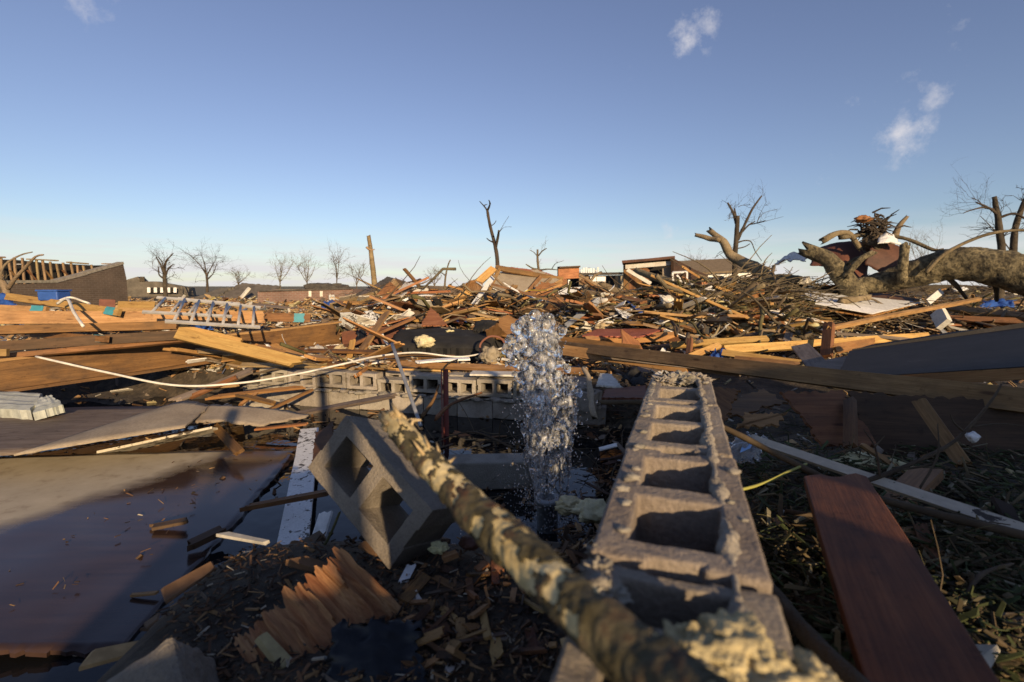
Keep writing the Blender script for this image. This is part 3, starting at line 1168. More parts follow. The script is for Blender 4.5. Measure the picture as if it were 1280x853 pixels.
# ================================================================ foreground
# peeled branch
P = smooth_path([D(489, 524, .78), D(540, 583, .68), D(600, 645, .57), D(665, 705, .47), D(735, 770, .385), D(802, 826, .335), D(950, 935, .25)], 90)
rad = [(.0165 + .0065 * min(1, i / 26) - .002 * i / 90) * (1 + .03 * math.sin(i * .21)) for i in range(91)]
P0 = P[0].copy()
pale = rough_mat('torn_wood', [(.25, (.36, .25, .11)), (.5, (.55, .42, .22)), (.8, (.66, .54, .34))], 14, .85, .6, .004, 120)
PF = smooth_path([p - P0 for p in P], 220)
RF = [float(np.interp(i / 220 * 90, range(91), rad)) for i in range(221)]
NS = 72
vs, fs = tube_data(PF, RF, NS, .12, 40)
br = link('peeled_branch', mesh('branch', vs, fs, pale, True), label='thick broken branch with peeling bark crossing the foreground', cat='branch', loc=P0)
on = set()
for i in range(5, 220):
    for k in range(NS):
        v = vs[i * NS + k]
        u = i / 220
        nn = noise.noise(v * 24) + .55 * noise.noise(v * 60) + .25 * noise.noise(v * 150)
        if nn + min(.13, -.34 + 1.5 * u) > 0:
            on.add((i, k))
bvs, bfs, bid = [], [], {}
def bvert(i, k, lift):
    k %= NS
    if (i, k, lift) not in bid:
        v = vs[i * NS + k]
        n_ = (v - PF[i]).normalized()
        bid[i, k, lift] = len(bvs)
        h = (.0016 + .0016 * noise.noise(v * 90)) if lift else -.001
        bvs.append(v + n_ * h + Vector((noise.noise(v * 333), noise.noise(v * 311 + Vector((5, 0, 0))), 0)) * .0011)
    return bid[i, k, lift]
for (i, k) in on:
    if i + 1 > 220:
        continue
    bfs.append((bvert(i, k, 1), bvert(i, k + 1, 1), bvert(i + 1, k + 1, 1), bvert(i + 1, k, 1)))
    for (di, dk, e0, e1) in ((-1, 0, (0, 0), (0, 1)), (1, 0, (1, 1), (1, 0)), (0, -1, (1, 0), (0, 0)), (0, 1, (0, 1), (1, 1))):
        if (i + di, (k + dk) % NS) not in on:
            bfs.append((bvert(i + e0[0], k + e0[1], 0), bvert(i + e1[0], k + e1[1], 0), bvert(i + e1[0], k + e1[1], 1), bvert(i + e0[0], k + e0[1], 1)))
bo_ = child('bark', mesh('bark', bvs, bfs, M['branch_bark'], True), br, Matrix.Translation(P0))
ax = (P[0] - P[6]).normalized()
parts = []
for k in range(60):
    a = random.uniform(0, 6.28); rr = random.uniform(.002, .019)
    s1 = ax.orthogonal().normalized(); s2 = ax.cross(s1)
    base = P0 - ax * random.uniform(.0, .03) + (s1 * math.cos(a) + s2 * math.sin(a)) * rr
    out = (s1 * math.cos(a) + s2 * math.sin(a)) * random.uniform(-.004, .007)
    L = random.uniform(.010, .036)
    parts.append(tube_data([base, base + ax * L * .5 + out * .5, base + ax * L + out], [.0045, .0035, .001], 5))
for q in range(7):      # slivers standing off the torn end
    u = random.randint(3, 15)
    dr = (Vector((random.gauss(.5, .4), random.gauss(-.2, .3), random.gauss(.5, .35))) + ax * .5).normalized()
    b0 = P[u] + dr * rad[u] * .75
    L = random.uniform(.012, .042)
    parts.append(tube_data([b0 - dr * .006, b0 + dr * L * .5 + ax * random.uniform(-.004, .008), b0 + dr * L + ax * random.uniform(-.01, .016)], [.0038, .0028, .0008], 5))
child('splinters', mesh('splinters', *join(parts), pale, True), br, kind='stuff')

# insulation lump sitting on the near end of the wall
c0 = Hz(915, 842, WTOP)
parts = []
for k in range(30):
    q = random.random() ** .5; a_ = random.uniform(0, 6.28)
    parts.append(clump_data((c0.x + q * .060 * math.cos(a_), c0.y - .010 + q * .045 * math.sin(a_), WTOP + .002 + random.uniform(0, .030) * (1 - q * .6)), random.uniform(.012, .03), random.uniform(.012, .026), random.uniform(.008, .015), 4, .55, 2.2, 90 + k, .22))
vs, fs = join(parts)
o = link('insulation_lump', mesh('insulation_lump', [Vector(v) - c0 for v in vs], fs, M['insul'], True), label='blurred lump of yellow insulation on the near end of the wall', cat='insulation', loc=c0)

# dark stem running down on the right of the wall
rod('dark_branch', 'thick dark bare branch running beside the near wall at the bottom', 'branch', [D(925, 690, 1.05), D(965, 740, .9), D(1005, 790, .76), D(1075, 860, .62), D(1110, 900, .56)], .014, .017, M['barkd'], 30, 12, .15, 14)

# long thin branch crossing the wall
rod('thin_branch', 'long thin brown branch reaching from above the wall to the right edge', 'branch', [D(752, 503, 1.75), D(830, 506, 1.72), D(905, 535, 1.62), D(990, 578, 1.5), D(1060, 612, 1.42), D(1140, 635, 1.30), D(1290, 672, 1.15)], .009, .012, M['twig'], 40, 8, .2, 20)
bb = rod('forked_twig', 'forked twig with a scrap of white cloth caught on it', 'twig', [D(1050, 612, 1.46), D(1120, 588, 1.5), D(1180, 560, 1.55), D(1210, 536, 1.58), D(1240, 500, 1.6), D(1252, 480, 1.62)], .008, .003, M['twig'], 24, 7, .2, 20)
for pts, r in (([D(1205, 540, 1.58), D(1192, 528, 1.57), D(1188, 518, 1.57)], .004), ([D(1120, 588, 1.5), D(1160, 582, 1.5), D(1172, 575, 1.5)], .004),
               ([D(1100, 595, 1.48), D(1094, 560, 1.5), D(1080, 538, 1.5)], .004), ([D(1094, 558, 1.5), D(1106, 545, 1.5)], .003), ([D(1213, 534, 1.58), D(1250, 530, 1.6), D(1290, 534, 1.6)], .003),
               ([D(1150, 610, 1.46), D(1172, 570, 1.5), D(1172, 530, 1.55)], .004)):
    rod('side_twig', None, None, pts, r, r * .4, M['twig'], 8, 6, .2, 20, parent=bb)
clump('cloth_scrap', 'small white cloth scrap hanging from the forked twig', 'cloth scrap', D(1216, 546, 1.57), .02, .012, .018, M['paper'], 3, .6, 2, 5)
rod('yellow_stem', 'bent yellow green stem lying across the thin branch', 'stem', [D(905, 617, 1.35), D(950, 606, 1.4), D(985, 590, 1.45), D(1008, 580, 1.5)], .005, .004, plain('yellow_stem', (.30, .29, .06), .6), 14, 7)
for k, (pts, lab) in enumerate((([D(1085, 640, 1.3), D(1120, 670, 1.2), D(1150, 695, 1.15), D(1185, 740, 1.1)], 'short dark twig crossing the red plank on the right'),
                                ([D(1200, 760, 1.0), D(1225, 720, 1.05), D(1265, 705, 1.08)], 'bent brown twig near the lower right edge'),
                                ([D(985, 640, 1.3), D(1060, 650, 1.25), D(1090, 652, 1.22)], 'thin twig lying over the top end of the red plank'),
                                ([D(640, 560, 2.6), D(590, 540, 2.7), D(540, 555, 2.75)], 'wet dark stick left of the fountain below the low wall'),
                                ([D(750, 640, 2.2), D(800, 570, 2.5), D(835, 540, 2.6)], 'mossy green stick between the fountain and the near wall'))):
    rod('twig', lab, 'twig', pts, .007, .003, M['brushg'] if k == 4 else M['twig'], 16, 7, .25, 20)

# white strip and the red plank
plank('white_strip', 'narrow peeling white trim strip running off the right edge', 'trim strip', D(928, 545, 1.85), D(1310, 672, 1.22), .032, .014, 40, M['peel2'], .02, 0)
plank('red_plank', 'wide red brown plank lying at the lower right', 'plank', D(1042, 598, 1.38), D(1180, 905, .57), .16, .035, 6, M['red'], .035, 0, bev=.003)
plank('short_plank', 'short tan plank crossing under the white trim strip', 'plank', D(1160, 590, 1.75), D(1085, 665, 1.40), .085, .035, 5, M['tan'], .02, .03)

# splintered plywood in front
def spl(u, v):
    s = noise.noise(Vector((v * 9, u * 1.2, 3))) * .012 + noise.noise(Vector((v * 26, u * 2, 7))) * .007
    step = .012 * (1 if noise.noise(Vector((v * 5, u * .9, 11))) > .05 else 0)
    return s + step + .03 * math.sin(u * 2.2)
def torn_sheet(name, label, cat, c4, t, mat, fn, nx, ny, tear, parent=None):
    P = [pt(p) for p in c4]
    c = sum(P, Vector()) / 4
    X = ((P[1] - P[0]) + (P[2] - P[3])).normalized()
    nrm = X.cross((P[3] - P[0]) + (P[2] - P[1])).normalized()
    flip = nrm.z < 0
    if flip:
        nrm = -nrm
    Y = nrm.cross(X)
    m = Matrix((X, Y, nrm)).transposed().to_4x4(); m.translation = c
    Q = [m.inverted() @ p for p in P]
    vs = []
    for s in (0, 1):
        for i in range(nx + 1):
            for j in range(ny + 1):
                u, v = i / nx, j / ny
                a = tear * max(0, noise.noise(Vector((v * 14, 0, 1))) * .9 + noise.noise(Vector((v * 40, 0, 5))) * .6 + .35)
                b = tear * .6 * max(0, noise.noise(Vector((v * 18, 3, 9))) + .4)
                u2 = b + u * (1 - a - b)
                p = Q[0] * (1 - u2) * (1 - v) + Q[1] * u2 * (1 - v) + Q[2] * u2 * v + Q[3] * (1 - u2) * v
                vs.append((p.x, p.y + .006 * noise.noise(Vector((u * 5, v * 3, 2))), p.z + fn(u, v) - s * t))
    K = (nx + 1) * (ny + 1)
    g = lambda s, i, j: s * K + i * (ny + 1) + j
    fs = []
    for i in range(nx):
        for j in range(ny):
            fs.append((g(0, i, j), g(0, i + 1, j), g(0, i + 1, j + 1), g(0, i, j + 1)))
            fs.append((g(1, i, j + 1), g(1, i + 1, j + 1), g(1, i + 1, j), g(1, i, j)))
        fs.append((g(0, i, 0), g(1, i, 0), g(1, i + 1, 0), g(0, i + 1, 0)))
        fs.append((g(0, i + 1, ny), g(1, i + 1, ny), g(1, i, ny), g(0, i, ny)))
    for j in range(ny):
        fs.append((g(0, 0, j + 1), g(1, 0, j + 1), g(1, 0, j), g(0, 0, j)))
        fs.append((g(0, nx, j), g(1, nx, j), g(1, nx, j + 1), g(0, nx, j + 1)))
    if flip:
        fs = [tuple(reversed(f)) for f in fs]
    return link(name, mesh(name, vs, fs, mat), label=label, cat=cat, mat4=m)


torn_sheet('splintered_plywood', 'splintered sheet of orange plywood in the foreground left of centre', 'plywood', [D(385, 950, .80), D(296, 806, 1.0), D(424, 686, 1.15), D(520, 778, 1.02)], .012, M['splinter'], spl, 46, 70, .16)
bent_sheet('black_sheet_scrap', 'torn piece of black roofing felt on the splintered plywood', 'felt scrap', [D(402, 880, .80), D(420, 778, .90), D(520, 772, .93), D(535, 870, .80)], .004, M['tarp'], 20, 20,
           lambda u, v: .018 * noise.noise(Vector((u * 3, v * 3, 1))) + .008 * noise.noise(Vector((u * 8, v * 8, 4))), .012)
# odds and ends on the rubble
def chip(label, name, cat, px, py, d, L, w, t, rz, tilt, mat, j=.02, roll=0):
    c = D(px, py, d)
    dv = Vector((math.cos(R(rz)) * math.cos(R(tilt)), math.sin(R(rz)) * math.cos(R(tilt)), math.sin(R(tilt)))) * L / 2
    return plank(name, label, cat, c - dv, c + dv, w, t, roll, mat, j, j * .7)


chip('curled orange wood chip on the rubble below the big block', 'wood_chip', 'wood chip', 580, 775, 1.08, .075, .05, .006, 70, 20, M['chip'])
chip('straight pale splinter leaning beside the curled wood chip', 'wood_splinter', 'splinter', 540, 755, 1.12, .09, .018, .008, 55, 25, M['chip'])
chip('ragged fan of tan wood fibre at the bottom of the rubble', 'wood_chip', 'wood chip', 556, 800, 1.03, .055, .045, .008, 20, 10, M['chip'], .03)
chip('broad torn chip right of the curled wood chip', 'wood_chip', 'wood chip', 612, 772, 1.1, .07, .04, .006, 5, 5, M['chip'], .03)
chip('long thin twig like splinter lying flat across the rubble', 'wood_splinter', 'splinter', 560, 760, 1.1, .16, .008, .006, -12, 3, M['brown'], .03)
chip('red brown batten on the rubble left of the wood chips', 'batten', 'batten', 532, 760, 1.12, .15, .018, .014, -65, 10, M['red'], .01)
chip('dark red board standing in the rubble right of the steel strip', 'board', 'board', 632, 822, 1.0, .16, .055, .015, 75, -10, M['red'], .02)
chip('small orange batten piece by the branch end', 'batten', 'batten', 670, 805, 1.02, .10, .02, .015, -50, 15, M['chip'], .01)
chip('leaf shaped orange splinter standing up at the lower left', 'wood_splinter', 'splinter', 207, 786, 1.15, .055, .03, .006, 80, 65, M['orange'], .03, 60)
chip('pale splinter resting on the dry corner of the wet panel', 'wood_splinter', 'splinter', 65, 640, 2.95, .2, .07, .008, 25, 4, M['chip'], .08)
chip('brown rotten chunk lying on the wet panel', 'wood_chunk', 'wood chunk', 258, 672, 2.55, .2, .07, .03, 55, 6, M['dark'], .06)
chip('ragged dark splinter lying on the wet panel upper edge', 'wood_splinter', 'splinter', 212, 655, 2.7, .2, .06, .02, 20, 4, M['dark'], .08)
chip('small yellow stick lying on the wet panel near the bottom', 'stick', 'stick', 180, 743, 2.1, .12, .018, .012, 5, 3, M['tan'], .01)
clump('foam_chunk', 'round pale yellow foam chunk at the bottom of the picture', 'foam', D(565, 848, .96), .03, .03, .025, M['foam'], 4, .4, 3, 3)
clump('foam_chunk', 'flat pale foam chunk with moss at the bottom beside the felt', 'foam', D(520, 838, .97), .034, .026, .016, M['foam'], 4, .5, 2, 8)
clump('foam_chunk', 'small cream foam piece right under the big block', 'foam', D(549, 685, 1.23), .024, .018, .014, M['foam'], 4, .5, 3, 12)
chip('small orange offcut under the big block', 'offcut', 'wood offcut', 562, 696, 1.22, .045, .02, .014, 30, 5, M['chip'], .006)
chip('white perforated plastic scrap below the big block', 'plastic_scrap', 'plastic scrap', 509, 717, 1.17, .06, .026, .003, 75, 20, M['peel'], .01)
o = clump('round_stone', 'flat dark round stone between the block and the branch', 'stone', D(588, 678, 1.28), .032, .03, .016, M['rust'], 4, .15, 2, 21)
plank('steel_strip', 'dark steel strip lying diagonally at the bottom', 'metal strip', D(562, 832, .98), D(662, 762, 1.16), .022, .012, 15, M['galv'])
plank('dark_beam', 'wet dark board under the splintered plywood beside the water', 'board', D(210, 800, 1.45), D(400, 690, 1.5), .2, .03, 12, M['dark'], .03, .05)
rod('mossy_twig', 'thin mossy twig lying along the dark wet board', 'twig', [D(195, 800, 1.35), D(280, 765, 1.4), D(350, 730, 1.42), D(400, 690, 1.42), D(425, 640, 1.5)], .007, .004, M['brushg'], 22, 7, .2, 20)
plank('grey_board', 'grey board end beside the splintered plywood', 'board', D(225, 830, 1.15), D(345, 770, 1.25), .06, .02, 10, M['gray'], .03, .04)

# the half-drowned panel and the white board
bent_sheet('wet_panel', 'wide cream panel half under water at the left', 'panel', [Hz(-150, 577, .20), Hz(376, 561, .085), Hz(150, 812, .075), Hz(-150, 816, .15)], .018, M['wet'], 40, 40,
           lambda u, v: .010 * math.sin(u * 3 + v * 2) + .004 * noise.noise(Vector((u * 7, v * 7, 0))), .012)
plank('white_board', 'peeling white board lying in the water beside the tilted block', 'board', D(387, 538, 4.35), D(362, 712, 2.18), .155, .03, 0, M['peel'], .0, .0, bev=.003)
plank('red_splinter', 'long red splinter lying across the white board', 'splinter', D(303, 636, 2.75), D(412, 615, 2.55), .06, .025, 0, M['red'], .14, .02)
plank('blue_scrap', 'small pale blue board end behind the white board', 'board', D(408, 640, 2.2), D(398, 672, 2.1), .07, .012, 20, M['white'], .01, .01)
sheet('maroon_sheet', 'small maroon plywood piece standing behind the tilted block', 'plywood', [(388, 575, 2.6), (420, 575, 2.5), (415, 528, 2.9), (395, 542, 2.9)], .012, M['red'], .01)
# layered sheets behind the wet panel
bent_sheet('brown_sheet', 'weathered brown plywood sheet behind the cream panel', 'plywood', [Hz(-160, 585, .34), Hz(40, 566, .34), Hz(240, 508, .36), Hz(-40, 516, .38)], .016, M['gray'], 20, 10, lambda u, v: .02 * math.sin(u * 3), .01)
bent_sheet('cream_strip', 'long buckled cream strip of siding above the wet panel', 'siding', [Hz(16, 568, .37), Hz(232, 533, .39), Hz(262, 507, .42), Hz(205, 508, .40)], .012, M['slab'], 26, 8, lambda u, v: .05 * math.sin(u * 3.14) * v, .008)
bent_sheet('cream_strip', 'right hand cream siding piece with ragged end near the sticks', 'siding', [Hz(236, 528, .36), Hz(322, 533, .30), Hz(388, 519, .30), Hz(262, 506, .42)], .012, M['slab'], 26, 8, lambda u, v: .03 * math.sin(u * 3.14), .02)
plank('white_trim', 'peeling white trim board wedged under the cream strip', 'trim board', D(128, 567, 3.9), D(272, 536, 4.1), .16, .02, -25, M['peel2'], .02, .02)
plank('brown_stick', 'brown batten standing in the water by the peeling trim', 'batten', D(268, 533, 4.2), D(300, 566, 3.7), .07, .03, 30, M['brown'], .03, .02)
plank('gray_lath', 'grey split lath lying on the cream strip', 'lath', D(180, 538, 4.3), D(320, 520, 4.5), .08, .02, 0, M['gray'], .12, .05)
plank('orange_lath', 'straight orange lath floating above the blue puddle', 'lath', D(318, 537, 4.55), D(384, 530, 4.6), .05, .02, 0, M['orange'], .03, .02)
plank('bent_lath', 'long grey ragged lath leaning by the low wall', 'lath', D(352, 521, 4.9), D(497, 494, 4.6), .07, .025, 20, M['gray'], .1, .1)

# right-hand ground: bottle wrap, foam, splintered boards
o = bent_sheet('plastic_wrap', 'crumpled clear plastic bag with blue print beside the near wall', 'plastic bag', [D(905, 575, 1.75), D(948, 578, 1.7), D(958, 548, 1.9), D(912, 550, 1.9)], .002, M['plastic'], 30, 30,
               lambda u, v: .05 * math.sin(u * 3.14) * math.sin(v * 3.14) + .03 * noise.noise(Vector((u * 6, v * 6, 1))), .01)
sheet('print_patch', None, None, [(925, 566, 1.72), (938, 560, 1.74), (942, 552, 1.79), (928, 556, 1.78)], .001, plain('blue_print', (.25, .45, .75), .4), parent=o)
for k, (px, py, d, r, lab) in enumerate(((1075, 577, 1.95, .055, 'soft yellow insulation tuft under the long beam'), (1115, 585, 1.9, .05, 'yellow insulation tuft beside the leaning tan stud'), (1050, 583, 2.0, .04, 'small insulation tuft left of the others under the beam'),
                                         (742, 640, 2.2, .07, 'pale green insulation piece at the fountain base near the wall'), (712, 632, 2.4, .06, 'yellow insulation wad right behind the fountain pipe'))):
    clump('insulation_tuft', lab, 'insulation', D(px, py, d), r * 1.3, r, r * .55, M['foam'], 4, .55, 2.6, 30 + k, fine=.3)
# boards and sheets leaning in the shade under the long beam
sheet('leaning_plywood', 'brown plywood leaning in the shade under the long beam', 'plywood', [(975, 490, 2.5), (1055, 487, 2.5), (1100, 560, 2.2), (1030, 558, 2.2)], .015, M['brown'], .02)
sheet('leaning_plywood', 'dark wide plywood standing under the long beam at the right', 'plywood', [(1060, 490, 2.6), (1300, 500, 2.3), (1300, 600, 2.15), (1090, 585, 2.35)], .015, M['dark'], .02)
plank('leaning_stud', 'tan stud leaning under the long beam at the right', 'stud', D(1148, 500, 2.25), D(1205, 582, 2.0), .055, .03, 50, M['tan'], .01, .01)
plank('leaning_stud', 'brown stud leaning left of the yellow insulation tufts', 'stud', D(1062, 500, 2.4), D(1063, 560, 2.1), .05, .03, 40, M['brown'], .01, .01)
sheet('torn_sheathing', 'torn brown sheathing with a ragged hole beside the near wall end', 'sheathing', [(900, 502, 2.6), (955, 484, 2.8), (985, 505, 2.6), (950, 512, 2.5), (938, 520, 2.4), (912, 520, 2.4)], .012, M['brown'], .03)
sheet('torn_sheathing', 'small tan sheathing piece right below the torn brown one', 'sheathing', [(920, 535, 2.25), (975, 532, 2.3), (985, 515, 2.4), (930, 515, 2.35)], .012, M['tan'], .02)
sheet('torn_sheathing', 'upright brown sheathing scrap against the far end of the near wall', 'sheathing', [(880, 520, 2.3), (908, 530, 2.2), (925, 490, 2.5), (878, 478, 2.5)], .012, M['brown'], .02)
# the pipe the water comes out of
base = Hz(684, 668, .02)
pp = empty('water_pipe', 'short broken grey pipe standing under the fountain', 'pipe', base)
vs, fs = [], []
prof = [(.062, -.1), (.062, .20), (.07, .20), (.07, .235), (.05, .235), (.05, .0)]
for (r, z) in prof:
    for k in range(24):
        a = k / 24 * 2 * math.pi
        vs.append((base.x + r * math.cos(a), base.y + r * math.sin(a), base.z + z))
for i in range(len(prof) - 1):
    for k in range(24):
        fs.append((i * 24 + k, i * 24 + (k + 1) % 24, (i + 1) * 24 + (k + 1) % 24, (i + 1) * 24 + k))
child('pipe_wall', mesh('pipe_wall', vs, fs, M['galv'], True), pp)
# metal rod and red post by the low wall
rod('metal_rod', 'thin galvanised rod leaning against the low wall', 'metal rod', [D(490, 430, 5.0), D(526, 533, 4.0)], .017, .017, M['galv'], 4, 10)
rp = empty('steel_post', 'red steel post standing in the water before the low wall', 'post', Hz(556, 540, .0))
bar_part('post_flange', rp, D(552, 462, 4.75), D(553, 548, 4.55), .06, .012, 90, M['redpost'])
bar_part('post_web', rp, D(557, 462, 4.78), D(558, 547, 4.6), .05, .010, 10, M['redpost'])
for k, (pts, lab) in enumerate((([D(553, 463, 4.7), D(560, 455, 4.7), D(572, 450, 4.7)], 'frayed straw caught on top of the red post'), ([D(545, 523, 4.2), D(565, 505, 4.4), D(602, 491, 4.6)], 'forked brown stick leaning on the red post'),
                                ([D(528, 520, 4.3), D(542, 500, 4.5), D(548, 482, 4.7)], 'bundle of split wood left of the red post'))):
    rod('stick', lab, 'stick', pts, .02 if k else .012, .01, M['tan'] if k == 0 else M['brown'], 12, 6, .3, 12)

# ================================================================ the fountain
def fountain():
    rnd = random.Random(3)
    root = empty('water_fountain', 'burst of clear water shooting up from a broken pipe', 'fountain', base.copy())
    FD = base.y
    env = [(394, 668, 9), (402, 671, 24), (415, 671, 31), (432, 669, 37), (455, 674, 37), (480, 682, 38), (505, 685, 38), (540, 683, 38), (580, 682, 37), (620, 682, 33), (648, 685, 26), (662, 685, 22)]
    ey = [e[0] for e in env]
    cx = [e[1] for e in env]
    hw = [e[2] for e in env]
    bl = []

    def add(px, py, dd, r):
        p = D(px, py, FD + dd)
        bl.append((p, r))
    mpp = (FD * 1.01) / FPX
    # the heavy turbulent head
    for k in range(420):
        py = 403 + 205 * rnd.random() ** 1.15
        c, h = np.interp(py, ey, cx), np.interp(py, ey, hw)
        a = rnd.uniform(0, 6.28); q = math.sqrt(rnd.random()) * .8
        px_ = c + math.cos(a) * h * q
        if py > 500 and (abs(px_ - 661 + (py - 530) * .05) < 7 or (py > 560 and abs(px_ - 700) < 6)):
            continue
        if py > 520 and rnd.random() < (py - 520) / 150:
            continue
        add(c + math.cos(a) * h * q, py, math.sin(a) * h * q * mpp * .7, rnd.uniform(.014, .036) * (1 if py < 500 else .75))
    # ragged skirt: ligaments of many lengths hanging from the head
    for k in range(62):
        a = rnd.uniform(0, 6.28); rr = rnd.uniform(.45, 1.0)
        y0 = rnd.uniform(455, 540); y1 = y0 + rnd.choice((30, 50, 80, 120)) * rnd.uniform(.6, 1.2)
        y1 = min(y1, 655)
        ph = rnd.uniform(0, 90); r0 = rnd.choice((.004, .006, .008, .011, .014))
        n = int((y1 - y0) / 1.5)
        for i in range(n):
            u = i / max(1, n - 1)
            py = y0 + (y1 - y0) * u
            c, h = np.interp(py, ey, cx), np.interp(py, ey, hw)
            aa = a + .5 * noise.noise(Vector((ph, u * 2, 3)))
            r = r0 * (1.1 - .6 * u) * (1 + 1.1 * noise.noise(Vector((ph, py * .09, 5))))
            if r < .0025:
                continue
            add(c + math.cos(aa) * h * rr, py, math.sin(aa) * h * rr * mpp * .7, r)
    # the rising core
    for k in range(5):
        ph = k * 11.3
        for i in range(110):
            u = i / 109
            py = 660 + (470 - 660) * u
            px = 684 + (k - 2) * 7 * u + 5 * noise.noise(Vector((ph, u * 4, 0)))
            r = .011 * (1 + .8 * noise.noise(Vector((ph, u * 13, 7)))) + .006 * u
            if noise.noise(Vector((ph, u * 9, 2))) < -.32:
                continue
            add(px, py, .03 * math.sin(ph) * u, max(.003, r))
    # lobes thrown out of the outline
    for (px, py, r) in ((634, 440, .03), (640, 425, .03), (637, 452, .026), (722, 492, .024), (716, 482, .03), (700, 415, .03), (655, 402, .03), (682, 400, .035), (668, 396, .03), (648, 410, .03), (708, 460, .03), (643, 470, .024)):
        for q in range(4):
            add(px + rnd.uniform(-4, 4), py + rnd.uniform(-4, 4), rnd.uniform(-.05, .05), r * rnd.uniform(.4, .8))
    ico = bmesh.new()
    bmesh.ops.create_icosphere(ico, subdivisions=2, radius=1)
    iv = [v.co.copy() for v in ico.verts]
    iff = [tuple(v.index for v in f.verts) for f in ico.faces]
    ico.free()
    vs, fs = [], []
    for p, r in bl:
        k = len(vs)
        sx, sy, sz = rnd.uniform(.8, 1.25), rnd.uniform(.8, 1.25), rnd.uniform(.85, 1.6)
        for v in iv:
            vs.append((p.x + v.x * r * sx, p.y + v.y * r * sy, p.z + v.z * r * sz))
        fs += [tuple(i + k for i in f) for f in iff]
    me = mesh('water_column', vs, fs, M['water'], True)
    tmp = bpy.data.objects.new('water_tmp', me)
    COL.objects.link(tmp)
    rm = tmp.modifiers.new('remesh', 'REMESH')
    rm.mode = 'VOXEL'
    rm.voxel_size = .0042
    sm = tmp.modifiers.new('smooth', 'SMOOTH')
    sm.factor = .5; sm.iterations = 7
    dg = bpy.context.evaluated_depsgraph_get()
    ev = tmp.evaluated_get(dg)
    m2 = bpy.data.meshes.new_from_object(ev)
    bpy.data.objects.remove(tmp)
    nv = len(m2.vertices)
    co = np.empty(nv * 3, np.float32); m2.vertices.foreach_get('co', co)
    no = np.empty(nv * 3, np.float32); m2.vertices.foreach_get('normal', no)
    co = co.reshape(-1, 3); no = no.reshape(-1, 3)
    amp = np.array([.013 * noise.noise(Vector((x * 34, y * 34, z * 16))) + .0055 * noise.noise(Vector((x * 80 + 9, y * 80, z * 36))) + .0014 * noise.noise(Vector((x * 190, y * 190, z * 120))) for x, y, z in co.tolist()])
    co = co + no * amp[:, None]
    m2.vertices.foreach_set('co', co.astype(np.float32).ravel())
    m2.materials.clear(); m2.materials.append(M['water'])
    m2.polygons.foreach_set('use_smooth', [True] * len(m2.polygons))
    m2.update()
    m2.name = 'water_column'
    o = child('water_column', m2, root)
    # loose drops
    vs, fs = [], []
    ico = bmesh.new()
    bmesh.ops.create_icosphere(ico, subdivisions=1, radius=1)
    iv = [v.co.copy() for v in ico.verts]
    iff = [tuple(v.index for v in f.verts) for f in ico.faces]
    ico.free()
    for k in range(1700):
        py = 395 + 270 * rnd.random() ** .8
        c, h = np.interp(py, ey, cx), np.interp(py, ey, hw)
        a = rnd.uniform(0, 6.28); q = rnd.uniform(.3, 1.0) + abs(rnd.gauss(0, .17 + .0012 * (py - 395)))
        p = D(c + math.cos(a) * h * q, py + rnd.uniform(-6, 6), FD + math.sin(a) * h * q * mpp)
        r = rnd.uniform(.0012, .005) * (1 if rnd.random() < .85 else 1.6)
        kk = len(vs)
        for v in iv:
            vs.append((p.x + v.x * r, p.y + v.y * r, p.z + v.z * r * 1.3))
        fs += [tuple(i + kk for i in f) for f in iff]
    for k in range(500):                       # splashes on the water round the foot
        a = rnd.uniform(0, 6.28); q = abs(rnd.gauss(0, .35))
        p = Vector((base.x + math.cos(a) * q, base.y + math.sin(a) * q * .9, .07 + abs(rnd.gauss(0, .09))))
        r = rnd.uniform(.002, .005)
        kk = len(vs)
        for v in iv:
            vs.append((p.x + v.x * r, p.y + v.y * r, p.z + v.z * r))
        fs += [tuple(i + kk for i in f) for f in iff]
    child('spray_drops', mesh('spray_drops', vs, fs, M['water'], True), root, kind='stuff')


fountain()

# ================================================================ middle distance: left
def wrap(o, A, B, w, t, roll, u, L, mat=None):
    """painted end: a sleeve round the plank o near fraction u"""
    A, B = pt(A), pt(B)
    d = (B - A).normalized()
    c = A + (B - A) * u
    me = plank_mesh(L, w + .008, t + .008, mat or M['teal'], .02, .02, seed=random.randrange(9999))
    child('painted_end', me, o, frame_from(c - d * L / 2, c + d * L / 2, roll))


lb = empty('long_beam', 'long dark brown built up beam lying at the left behind the wall', 'beam', D(210, 445, 5.9))
A, B = D(-110, 484, 4.55), D(424, 416, 7.8)
bar_part('web_board', lb, A, B, .30, .045, 90, M['glulam'], 0, .02)
off = Vector((.02, -.06, 0))
bar_part('bottom_flange', lb, A + Vector((0, -.02, -.165)), B + Vector((0, -.02, -.165)), .13, .035, 0, M['brown'])
bar_part('top_flange', lb, A + Vector((0, .05, .165)), B + Vector((0, .05, .165)), .13, .03, 0, M['tan'])

